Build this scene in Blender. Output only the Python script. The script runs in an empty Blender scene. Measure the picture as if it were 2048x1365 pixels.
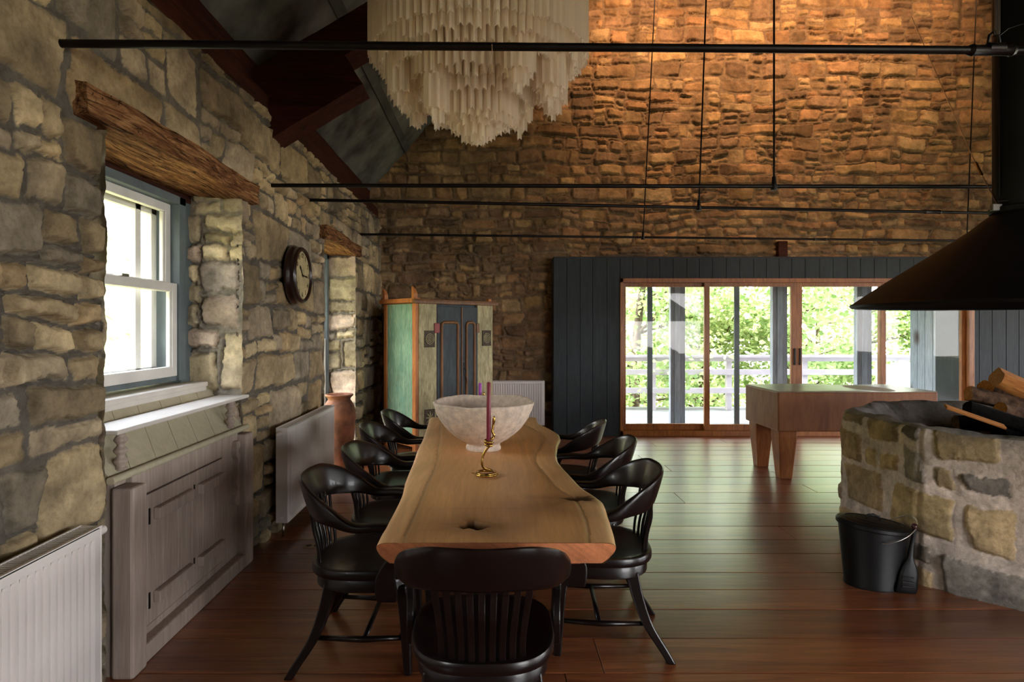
import bpy, math, random
import numpy as np
from mathutils import Vector, Matrix
random.seed(7)
rng = np.random.default_rng(11)
S = bpy.context.scene
COL = S.collection
F, CX, CY, H = 1200.0, 985.0, 655.0, 1.5

# ------------------------------------------------------------------ helpers
def lin(c):
    if isinstance(c, str):
        c = [int(c[i:i+2], 16)/255 for i in (0, 2, 4)]
    return tuple(((v+0.055)/1.055)**2.4 if v > 0.04045 else v/12.92 for v in c)

class MB:
    """collects geometry for one mesh"""
    def __init__(s):
        s.v = []; s.f = []; s.c = []
    def add(s, vs, fs, col=(1, 1, 1)):
        n = len(s.v)
        s.v += [tuple(v) for v in vs]
        s.f += [tuple(i+n for i in f) for f in fs]
        s.c += [col]*len(vs)
        return s
    def box(s, lo, hi, col=(1, 1, 1), M=None):
        x0, y0, z0 = lo; x1, y1, z1 = hi
        vs = [(x0,y0,z0),(x1,y0,z0),(x1,y1,z0),(x0,y1,z0),(x0,y0,z1),(x1,y0,z1),(x1,y1,z1),(x0,y1,z1)]
        if M is not None: vs = [tuple(M @ Vector(v)) for v in vs]
        return s.add(vs, [(0,3,2,1),(4,5,6,7),(0,1,5,4),(1,2,6,5),(2,3,7,6),(3,0,4,7)], col)
    def tube(s, pts, r, n=8, col=(1,1,1), caps=True, flat=1.0):
        pts = [Vector(p) for p in pts]
        if not hasattr(r, '__len__'): r = [r]*len(pts)
        vs = []; fs = []
        up = None
        for i, p in enumerate(pts):
            d = (pts[min(i+1, len(pts)-1)] - pts[max(i-1, 0)]).normalized()
            if up is None:
                up = Vector((0,0,1)) if abs(d.z) < .9 else Vector((1,0,0))
            a = d.cross(up).normalized(); b = a.cross(d).normalized(); up = b
            for k in range(n):
                t = 2*math.pi*k/n
                vs.append(p + a*math.cos(t)*r[i] + b*math.sin(t)*r[i]*flat)
        for i in range(len(pts)-1):
            for k in range(n):
                k2 = (k+1) % n
                fs.append((i*n+k, i*n+k2, (i+1)*n+k2, (i+1)*n+k))
        if caps:
            fs.append(tuple(range(n))[::-1]); fs.append(tuple((len(pts)-1)*n+k for k in range(n)))
        return s.add(vs, fs, col)
    def lathe(s, prof, n=24, c=(0,0,0), col=(1,1,1), sx=1, sy=1, M=None, caps=True):
        vs = []; fs = []
        for (r, z) in prof:
            for k in range(n):
                t = 2*math.pi*k/n
                v = Vector((r*math.cos(t)*sx, r*math.sin(t)*sy, z))
                if M is not None: v = M @ v
                vs.append((v.x+c[0], v.y+c[1], v.z+c[2]))
        for i in range(len(prof)-1):
            for k in range(n):
                k2 = (k+1) % n
                fs.append((i*n+k, i*n+k2, (i+1)*n+k2, (i+1)*n+k))
        if caps:
            if prof[0][0] > 1e-5: fs.append(tuple(range(n))[::-1])
            if prof[-1][0] > 1e-5: fs.append(tuple((len(prof)-1)*n+k for k in range(n)))
        return s.add(vs, fs, col)
    def loft(s, secs, col=(1,1,1), caps=True):
        n = len(secs[0]); vs = [v for q in secs for v in q]; fs = []
        for i in range(len(secs)-1):
            for k in range(n):
                k2 = (k+1) % n
                fs.append((i*n+k, i*n+k2, (i+1)*n+k2, (i+1)*n+k))
        if caps:
            fs.append(tuple(range(n))[::-1]); fs.append(tuple((len(secs)-1)*n+k for k in range(n)))
        return s.add(vs, fs, col)
    def prism(s, poly, z0, z1, M=None, col=(1,1,1)):
        a = [Vector((p[0], p[1], z0)) for p in poly]; b = [Vector((p[0], p[1], z1)) for p in poly]
        if M is not None: a = [M @ v for v in a]; b = [M @ v for v in b]
        return s.loft([a, b], col)
    def build(s, name, mat, parent=None, smooth=False, bevel=0, auto=None, colors=False, segs=2):
        me = bpy.data.meshes.new(name)
        me.from_pydata(s.v, [], s.f)
        return finish(me, name, mat, parent, smooth, bevel, auto, s.c if colors else None, segs)

def finish(me, name, mat, parent=None, smooth=False, bevel=0, auto=None, cols=None, segs=2):
    me.update()
    if cols is not None:
        a = me.color_attributes.new('Col', 'FLOAT_COLOR', 'POINT')
        arr = np.ones((len(me.vertices), 4), np.float32); arr[:, :3] = np.asarray(cols, np.float32)[:, :3]
        a.data.foreach_set('color', arr.ravel())
    if smooth:
        me.shade_smooth()
        if auto: me.set_sharp_from_angle(angle=math.radians(auto))
    me.materials.append(mat)
    o = bpy.data.objects.new(name, me); COL.objects.link(o)
    if parent is not None: o.parent = parent
    if bevel:
        b = o.modifiers.new('bevel', 'BEVEL'); b.width = bevel; b.segments = segs; b.limit_method = 'ANGLE'; b.angle_limit = math.radians(40)
        b.harden_normals = False
    return o

def npmesh(name, V, Fq, mat, parent=None, cols=None, smooth=True, auto=None):
    me = bpy.data.meshes.new(name)
    V = np.asarray(V, np.float32); Fq = np.asarray(Fq, np.int32)
    me.vertices.add(len(V)); me.vertices.foreach_set('co', V.ravel())
    k = Fq.shape[1]
    me.loops.add(Fq.size); me.loops.foreach_set('vertex_index', Fq.ravel())
    me.polygons.add(len(Fq)); me.polygons.foreach_set('loop_start', np.arange(0, Fq.size, k, dtype=np.int32))
    me.update(calc_edges=True)
    return finish(me, name, mat, parent, smooth, 0, auto, cols)

def tag(o, label=None, cat=None, group=None, kind=None):
    if label: o['label'] = label
    if cat: o['category'] = cat
    if group: o['group'] = group
    if kind: o['kind'] = kind
    return o
def thing(name, label, cat, loc=(0,0,0), rz=0, group=None, kind=None):
    o = bpy.data.objects.new(name, None); COL.objects.link(o)
    o.location = loc; o.rotation_euler = (0, 0, rz); o.empty_display_size = .1
    return tag(o, label, cat, group, kind)
def copy_tree(o, parent=None):
    c = o.copy(); COL.objects.link(c)
    if parent is not None: c.parent = parent
    for ch in list(o.children): copy_tree(ch, c)
    return c
def px(x, y, d): return Vector(((x-CX)/F*d, d, H+(CY-y)/F*d))
def catmull(P, n):
    P = [Vector(p) for p in P]; out = []
    for i in range(len(P)-1):
        p0, p1, p2, p3 = P[max(i-1,0)], P[i], P[i+1], P[min(i+2, len(P)-1)]
        for k in range(n):
            t = k/n
            out.append(0.5*((2*p1)+(p2-p0)*t+(2*p0-5*p1+4*p2-p3)*t*t+(3*p1-p0-3*p2+p3)*t**3))
    out.append(P[-1]); return out

# ------------------------------------------------------------------ noise (numpy)
def vnoise(x, y, seed=0, z=0.0):
    xi = np.floor(x).astype(np.int64); yi = np.floor(y).astype(np.int64)
    fx = x-xi; fy = y-yi; fx = fx*fx*(3-2*fx); fy = fy*fy*(3-2*fy)
    def h(a, b):
        n = (a*374761393 + b*668265263 + seed*974634777) & 0x7fffffff
        n = ((n ^ (n >> 13))*1274126177) & 0x7fffffff
        n = (n ^ (n >> 16)) & 0xffff
        return n/65535.0
    return (h(xi,yi)*(1-fx)+h(xi+1,yi)*fx)*(1-fy)+(h(xi,yi+1)*(1-fx)+h(xi+1,yi+1)*fx)*fy
def fbm(x, y, seed=0, oc=4):
    r = 0; a = .5; t = 0
    for i in range(oc):
        r = r+a*(vnoise(x*2**i, y*2**i, seed+i*17)-.5); t += a; a *= .5
    return r/t*2
def ridged(x, y, seed=0, oc=3):
    r = 0; a = .5
    for i in range(oc):
        r = r+a*(1-np.abs(2*vnoise(x*2**i, y*2**i, seed+i*31)-1)); a *= .5
    return r

# ------------------------------------------------------------------ materials
def newmat(name):
    m = bpy.data.materials.new(name); m.use_nodes = True
    nt = m.node_tree; nt.nodes.clear()
    out = nt.nodes.new('ShaderNodeOutputMaterial')
    b = nt.nodes.new('ShaderNodeBsdfPrincipled'); nt.links.new(b.outputs[0], out.inputs[0])
    return m, nt, b, out
def N(nt, t, **k):
    n = nt.nodes.new(t)
    for a, v in k.items(): setattr(n, a, v)
    return n
def coords(nt, scale=(1,1,1), kind='Object', rot=(0,0,0)):
    tc = N(nt, 'ShaderNodeTexCoord'); mp = N(nt, 'ShaderNodeMapping')
    mp.inputs['Scale'].default_value = scale; mp.inputs['Rotation'].default_value = rot
    nt.links.new(tc.outputs[kind], mp.inputs[0]); return mp.outputs[0]
def noise(nt, vec, scale, detail=4, rough=.55, dist=0):
    n = N(nt, 'ShaderNodeTexNoise'); n.inputs['Scale'].default_value = scale
    n.inputs['Detail'].default_value = detail; n.inputs['Roughness'].default_value = rough; n.inputs['Distortion'].default_value = dist
    nt.links.new(vec, n.inputs['Vector']); return n.outputs[0]
def ramp(nt, fac, stops):
    r = N(nt, 'ShaderNodeValToRGB'); el = r.color_ramp.elements
    el[0].position, el[0].color = stops[0][0], (*stops[0][1], 1)
    el[1].position, el[1].color = stops[-1][0], (*stops[-1][1], 1)
    for p, c in stops[1:-1]:
        e = el.new(p); e.color = (*c, 1)
    nt.links.new(fac, r.inputs[0]); return r.outputs[0]
def mixc(nt, a, b, fac, mode='MIX'):
    m = N(nt, 'ShaderNodeMix', data_type='RGBA', blend_type=mode)
    for s, v in ((0, fac), (6, a), (7, b)):
        if isinstance(v, (int, float)): m.inputs[s].default_value = v
        elif isinstance(v, tuple): m.inputs[s].default_value = (*v[:3], 1)
        else: nt.links.new(v, m.inputs[s])
    return m.outputs[2]
def bump(nt, b, h, strength=.3, dist=.01):
    n = N(nt, 'ShaderNodeBump'); n.inputs['Strength'].default_value = strength; n.inputs['Distance'].default_value = dist
    nt.links.new(h, n.inputs['Height']); nt.links.new(n.outputs[0], b.inputs['Normal']); return n
def setp(b, rough=.5, metal=0, spec=.5, coat=0):
    b.inputs['Roughness'].default_value = rough; b.inputs['Metallic'].default_value = metal
    b.inputs['Specular IOR Level'].default_value = spec; b.inputs['Coat Weight'].default_value = coat
def plain(name, c, rough=.5, metal=0, spec=.5, var=.12, nscale=6, bmp=.1, bscale=60, coat=0):
    m, nt, b, o = newmat(name); setp(b, rough, metal, spec, coat)
    v = coords(nt); c = lin(c)
    n = noise(nt, v, nscale, 5)
    lo = tuple(x*(1-var*1.6) for x in c); hi = tuple(min(1, x*(1+var)) for x in c)
    nt.links.new(ramp(nt, n, [(.3, lo), (.7, hi)]), b.inputs['Base Color'])
    if bmp: bump(nt, b, noise(nt, v, bscale, 3), bmp, .004)
    return m
def wood(name, c1, c2, axis='Y', scale=1.0, rough=.55, spec=.4, bmp=.25, knots=0, dark=None, stretch=14, coat=0, attr=False, grain=.5, big_=.6):
    m, nt, b, o = newmat(name); setp(b, rough, 0, spec, coat)
    sc = {'X': (1, stretch, stretch), 'Y': (stretch, 1, stretch), 'Z': (stretch, stretch, 1)}[axis]
    v = coords(nt, tuple(s*scale for s in sc)); v1 = coords(nt)
    if attr:
        at = N(nt, 'ShaderNodeAttribute', attribute_name='Col')
        ad = N(nt, 'ShaderNodeVectorMath', operation='MULTIPLY_ADD'); ad.inputs[1].default_value = (37, 37, 37)
        nt.links.new(at.outputs['Color'], ad.inputs[0]); nt.links.new(v, ad.inputs[2]); v = ad.outputs[0]
    g = noise(nt, v, 1.6, 6, .6, 1.2); g2 = noise(nt, v, 6, 4, .6)
    col = ramp(nt, g, [(.3, lin(c1)), (.7, lin(c2))])
    col = mixc(nt, col, ramp(nt, g2, [(.35, (.55,.5,.45)), (.6, (1,1,1))]), grain, 'MULTIPLY')
    big = noise(nt, v1, 1.3*scale, 3)
    col = mixc(nt, col, ramp(nt, big, [(.3, (.65,.62,.6)), (.65, (1.1,1.08,1.05))]), big_, 'MULTIPLY')
    if attr:
        sx = N(nt, 'ShaderNodeSeparateColor'); nt.links.new(at.outputs['Color'], sx.inputs[0])
        col = mixc(nt, col, ramp(nt, sx.outputs[1], [(0, (.68,.62,.6)), (.5, (1,.95,.9)), (1, (1.25,1.2,1.15))]), 1, 'MULTIPLY')
    if knots:
        vo = N(nt, 'ShaderNodeTexVoronoi'); vo.inputs['Scale'].default_value = knots
        mv = coords(nt, {'X': (.55, 1, 1), 'Y': (1, .55, 1), 'Z': (1, 1, .55)}[axis])
        nz = N(nt, 'ShaderNodeTexNoise'); nz.inputs['Scale'].default_value = 5; nt.links.new(mv, nz.inputs['Vector'])
        mm = N(nt, 'ShaderNodeVectorMath', operation='MULTIPLY_ADD'); mm.inputs[1].default_value = (.12,.12,.12)
        nt.links.new(nz.outputs['Color'], mm.inputs[0]); nt.links.new(mv, mm.inputs[2])
        nt.links.new(mm.outputs[0], vo.inputs['Vector'])
        col = mixc(nt, col, ramp(nt, vo.outputs['Distance'], [(.03, (.16,.1,.08)), (.07, (.5,.4,.35)), (.13, (1,1,1))]), 1, 'MULTIPLY')
    nt.links.new(col, b.inputs['Base Color'])
    if bmp: bump(nt, b, g2, bmp, .003)
    return m
def stone_mat(name, var=.35, bmp=.8, rough=.92, fine=45):
    m, nt, b, o = newmat(name); setp(b, rough, 0, .25)
    at = N(nt, 'ShaderNodeAttribute', attribute_name='Col'); v = coords(nt)
    n1 = noise(nt, v, 9, 8, .68); n2 = noise(nt, v, fine, 6, .7); n3 = noise(nt, v, 2.2, 4, .6)
    c = mixc(nt, at.outputs['Color'], ramp(nt, n1, [(.3, (.55,.53,.5)), (.52, (1,1,1)), (.72, (1.35,1.3,1.22))]), var*1.6, 'MULTIPLY')
    c = mixc(nt, c, ramp(nt, n2, [(.35, (.6,.58,.56)), (.55, (1.08,1.08,1.08))]), .5, 'MULTIPLY')
    c = mixc(nt, c, ramp(nt, n3, [(.35, (.72,.73,.72)), (.65, (1.12,1.08,1.0))]), .7, 'MULTIPLY')
    nt.links.new(c, b.inputs['Base Color'])
    bn = bump(nt, b, n1, bmp, .02)
    b2 = N(nt, 'ShaderNodeBump'); b2.inputs['Strength'].default_value = bmp*.6; b2.inputs['Distance'].default_value = .006
    nt.links.new(n2, b2.inputs['Height']); nt.links.new(bn.outputs[0], b2.inputs['Normal']); nt.links.new(b2.outputs[0], b.inputs['Normal'])
    return m
def glass_pane(name, refl=.08, tint=(1,1,1)):
    m, nt, b, out = newmat(name); nt.nodes.remove(b)
    t = N(nt, 'ShaderNodeBsdfTransparent'); t.inputs[0].default_value = (*tint, 1)
    g = N(nt, 'ShaderNodeBsdfGlossy'); g.inputs['Roughness'].default_value = .02
    lw = N(nt, 'ShaderNodeLayerWeight'); lw.inputs[0].default_value = .5
    pw = N(nt, 'ShaderNodeMath', operation='POWER'); pw.inputs[1].default_value = 5; nt.links.new(lw.outputs['Facing'], pw.inputs[0])
    fr = N(nt, 'ShaderNodeMath', operation='MULTIPLY_ADD'); fr.inputs[1].default_value = .5; fr.inputs[2].default_value = .014; nt.links.new(pw.outputs[0], fr.inputs[0])
    mx = N(nt, 'ShaderNodeMixShader'); nt.links.new(fr.outputs[0], mx.inputs[0]); nt.links.new(t.outputs[0], mx.inputs[1]); nt.links.new(g.outputs[0], mx.inputs[2])
    nt.links.new(mx.outputs[0], out.inputs[0]); return m
def prism_glass(name):
    m, nt, b, out = newmat(name)
    b.inputs['Base Color'].default_value = (*lin('fff4e6'), 1); setp(b, .12, 0, .8)
    b.inputs['Coat Weight'].default_value = .5
    t = N(nt, 'ShaderNodeBsdfTransparent'); t.inputs[0].default_value = (.97,.95,.92,1)
    tl = N(nt, 'ShaderNodeBsdfTranslucent'); tl.inputs[0].default_value = (*lin('fff6ea'), 1)
    m1 = N(nt, 'ShaderNodeMixShader'); m1.inputs[0].default_value = .5
    nt.links.new(b.outputs[0], m1.inputs[1]); nt.links.new(tl.outputs[0], m1.inputs[2])
    lw = N(nt, 'ShaderNodeLayerWeight'); lw.inputs[0].default_value = .35
    rp = N(nt, 'ShaderNodeMapRange'); rp.inputs[3].default_value = .38; rp.inputs[4].default_value = .95
    nt.links.new(lw.outputs['Facing'], rp.inputs[0])
    m2 = N(nt, 'ShaderNodeMixShader'); nt.links.new(rp.outputs[0], m2.inputs[0]); nt.links.new(t.outputs[0], m2.inputs[1]); nt.links.new(m1.outputs[0], m2.inputs[2])
    nt.links.new(m2.outputs[0], out.inputs[0]); return m
def leaf_mat(name, c1, c2):
    m, nt, b, out = newmat(name); setp(b, .5, 0, .3)
    at = N(nt, 'ShaderNodeAttribute', attribute_name='Col')
    sx = N(nt, 'ShaderNodeSeparateColor'); nt.links.new(at.outputs['Color'], sx.inputs[0])
    c = ramp(nt, sx.outputs[0], [(0, lin(c1)), (1, lin(c2))]); nt.links.new(c, b.inputs['Base Color'])
    tl = N(nt, 'ShaderNodeBsdfTranslucent'); nt.links.new(c, tl.inputs[0])
    m1 = N(nt, 'ShaderNodeMixShader'); m1.inputs[0].default_value = .5
    nt.links.new(b.outputs[0], m1.inputs[1]); nt.links.new(tl.outputs[0], m1.inputs[2]); nt.links.new(m1.outputs[0], out.inputs[0])
    return m

M = {}
M['stone'] = stone_mat('rubble_stone')
M['pit'] = stone_mat('firepit_stone', .45, .7)
M['floor'] = wood('pine_floor', '6a3520', 'a8683f', 'X', .8, .30, .6, .16, knots=1.5, stretch=16, attr=True, coat=.6)
M['floor'].node_tree.nodes['Principled BSDF'].inputs['Coat Roughness'].default_value = .28
M['black_wood'] = plain('black_lacquer_wood', '140b0b', .30, 0, .42, .25, 9, .05, 40, coat=.12)
M['beam'] = wood('old_red_beam', '241009', '52281a', 'Y', 1.2, .75, .2, .6)
M['beam_x'] = wood('old_red_brace', '260f09', '55291a', 'X', 1.2, .75, .2, .6)
def lintel_mat():
    m, nt, b, o = newmat('hewn_lintel'); setp(b, .9, 0, .12)
    v = coords(nt, (9, 1, 9)); v1 = coords(nt)
    g = noise(nt, v, 2.2, 7, .7, 1.5); g2 = noise(nt, v, 9, 5, .7)
    c = ramp(nt, g, [(.3, lin('38241a')), (.45, lin('7d5436')), (.6, lin('ad8056')), (.75, lin('d2a67a'))])
    c = mixc(nt, c, ramp(nt, g2, [(.38, (.35,.28,.22)), (.55, (1,1,1))]), .8, 'MULTIPLY')
    ck = noise(nt, coords(nt, (14, .8, 14)), 1.2, 3, .5, .6)
    crack = ramp(nt, ck, [(.485, (1,1,1)), (.5, (.05,.03,.02)), (.515, (1,1,1))])
    c = mixc(nt, c, crack, .9, 'MULTIPLY')
    vo = N(nt, 'ShaderNodeTexVoronoi'); vo.inputs['Scale'].default_value = 30; nt.links.new(v1, vo.inputs['Vector'])
    c = mixc(nt, c, ramp(nt, vo.outputs['Distance'], [(.10, (.06,.04,.03)), (.16, (1,1,1))]), .85, 'MULTIPLY')
    nt.links.new(c, b.inputs['Base Color'])
    b1 = bump(nt, b, g2, 1.0, .012); b2 = N(nt, 'ShaderNodeBump'); b2.inputs['Strength'].default_value = .8; b2.inputs['Distance'].default_value = .01
    nt.links.new(crack, b2.inputs['Height']); nt.links.new(b1.outputs[0], b2.inputs['Normal']); nt.links.new(b2.outputs[0], b.inputs['Normal'])
    return m
M['lintel'] = lintel_mat()
M['ceiling'] = plain('slate_plaster', '6a6c6c', .85, 0, .25, .42, 2.6, .6, 14)
M['ceil_batten'] = plain('slate_batten', '55585a', .85, 0, .2, .3, 3, .3, 20)
M['boarding'] = wood('dark_blue_boards', '242a2f', '31383e', 'Z', 1.0, .6, .3, .25, knots=1.1)
M['ext_board'] = wood('grey_blue_exterior', '8a98a5', 'a9b5c0', 'Z', 1.0, .7, .3, .2, knots=1.3)
M['door_wood'] = wood('orange_door_wood', '7c451d', 'b06f33', 'Z', 1.6, .4, .5, .1)
M['white_paint'] = plain('old_white_paint', 'd9d7d2', .5, 0, .4, .08, 5, .1, 30)
M['blue_paint'] = plain('grey_blue_paint', '626e72', .6, 0, .4, .15, 6, .15, 30)
M['green_board'] = wood('sage_painted_boards', 'b3ac93', 'c2baa2', 'X', .8, .55, .35, .06, grain=.12, big_=.25)
M['wash_wood'] = wood('pickled_wood', 'a3938a', 'bbaca2', 'Z', 1.0, .6, .3, .10, knots=1.2, grain=.3, big_=.5)
M['sill'] = plain('white_sill', 'cfc9c2', .5, 0, .4, .06, 5, .1, 30)
M['rad'] = plain('radiator_white', 'ece5e1', .35, 0, .5, .03, 3, 0)
M['rad_dark'] = plain('radiator_shade_and_brackets', '3c3531', .6, 0, .3, .1, 5, 0)  # dark tone stands in for shade inside the casing; brackets share it
M['steel'] = plain('steel', 'a8a29b', .3, 1, .5, .1, 8, 0)
M['iron'] = plain('black_iron', '1c1716', .42, .6, .5, .3, 12, .1, 50)
M['hood'] = plain('black_hood_steel', '0b0909', .6, .1, .25, .4, 5, .15, 25)
M['matte_black'] = plain('matte_black_metal', '0a0a0b', .45, 0, .3, .2, 8, .05, 60)
M['brass'] = plain('brass', 'b8924c', .22, 1, .5, .1, 20, .3, 160)
M['clock_frame'] = plain('clock_dark_wood', '26130f', .28, 0, .5, .2, 8, 0, coat=.4)
M['dial'] = plain('aged_dial', 'c4b68c', .6, 0, .3, .2, 9, 0)
M['numeral'] = plain('numeral_brown', '4c2f16', .6, 0, .3, .05, 9, 0)
M['glass'] = glass_pane('window_glass')
M['clock_glass'] = glass_pane('clock_glass')
M['bowl'] = plain('rough_paper_clay', 'd8c6b4', .95, 0, .1, .16, 26, 1.0, 95)
M['candle'] = plain('burgundy_wax', '80293a', .4, 0, .4, .05, 5, 0)
M['candle2'] = plain('purple_wax', '9a3aa8', .4, 0, .4, .05, 5, 0)
M['prism'] = prism_glass('chandelier_prism_glass')
M['chrome'] = plain('chrome', 'c9c6c0', .15, 1, .5, .05, 5, 0)
M['butcher'] = wood('butcher_block', '865131', 'a66d43', 'Z', 1.2, .5, .4, .08, stretch=5, grain=.25)
M['butcher_top'] = wood('butcher_top', '8a7766', 'ab9a88', 'X', 1.4, .32, .5, .15)
M['butcher_leg'] = wood('butcher_leg', '8a4a22', 'b87640', 'Z', 1.2, .45, .4, .15, stretch=6)
M['terracotta'] = plain('aged_terracotta', '84553c', .75, 0, .3, .5, 6, .4, 25)
M['green_panel'] = wood('worn_turquoise_panel', '6a9c88', 'a6c4a6', 'Z', 2.2, .6, .35, .3, stretch=7)
M['orange_wood'] = wood('orange_pine', 'b0642f', 'd28d52', 'Z', 1.6, .55, .4, .2)
M['cream_worn'] = wood('worn_cream_paint', '8c8564', 'cfc69c', 'Z', 2.4, .7, .3, .4, stretch=5)
M['blue_worn'] = wood('worn_slate_blue', '262f33', '434e53', 'Z', 2.2, .6, .35, .3, stretch=6)
M['brown_mould'] = wood('brown_moulding', '5c3a20', '96683a', 'Z', 1.8, .5, .4, .2)
M['tile'] = plain('carved_tile', '4a3d2c', .6, 0, .3, .4, 40, .9, 60)
M['red_paint'] = plain('red_hinge', '8c2f2c', .5, 0, .4, .1, 6, 0)
M['deck'] = wood('grey_deck', '7e8387', 'a2a6a9', 'X', 1.0, .8, .2, .1, attr=True)
M['rail_white'] = plain('railing_white', 'cfc6cc', .6, 0, .3, .05, 4, 0)
M['post_grey'] = wood('grey_post', '7d858e', '9aa3ad', 'Z', 1.0, .7, .3, .1)
M['bark'] = plain('bark', '6d5f55', .95, 0, .1, .5, 14, 1.2, 30)
M['leaf'] = leaf_mat('maple_leaves', '6f8f4c', 'c6d49c')
M['leaf2'] = leaf_mat('yellow_green_leaves', '94a862', 'dcdfae')
M['ground'] = plain('forest_ground', '6f7d48', 1, 0, .1, .4, 1.5, .5, 10)
M['bank'] = plain('pale_bank', '8f8b60', 1, 0, .1, .5, 1.8, .6, 10)
M['log_bark'] = plain('log_bark', '5a4436', .95, 0, .1, .5, 18, 1.3, 35)
M['split_wood'] = wood('split_firewood', '9a5a2c', 'cf9050', 'X', 2.5, .8, .2, .5)
M['char'] = plain('charred_wood', '0f0d0c', 1, 0, .08, .5, 20, 1.4, 40)
M['ash'] = plain('ash', '2b2826', 1, 0, .1, .4, 9, .8, 30)
M['outlet'] = plain('outlet_plate', 'a58a70', .4, 0, .5, .05, 4, 0)
M['outlet_dark'] = plain('outlet_socket', '2a1c16', .5, 0, .4, .05, 4, 0)
M['knob_red'] = plain('shovel_knob', '3a1512', .3, 0, .5, .1, 6, 0)
M['exterior'] = plain('exterior_render', '8b8578', .9, 0, .2, .1, 2, .2, 20)
M['string'] = plain('cotton_string', 'c9a98c', .9, 0, .1, .05, 4, 0)
M['adk'] = plain('white_garden_paint', 'f2f2f2', .5, 0, .4, .02, 4, 0)

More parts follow.
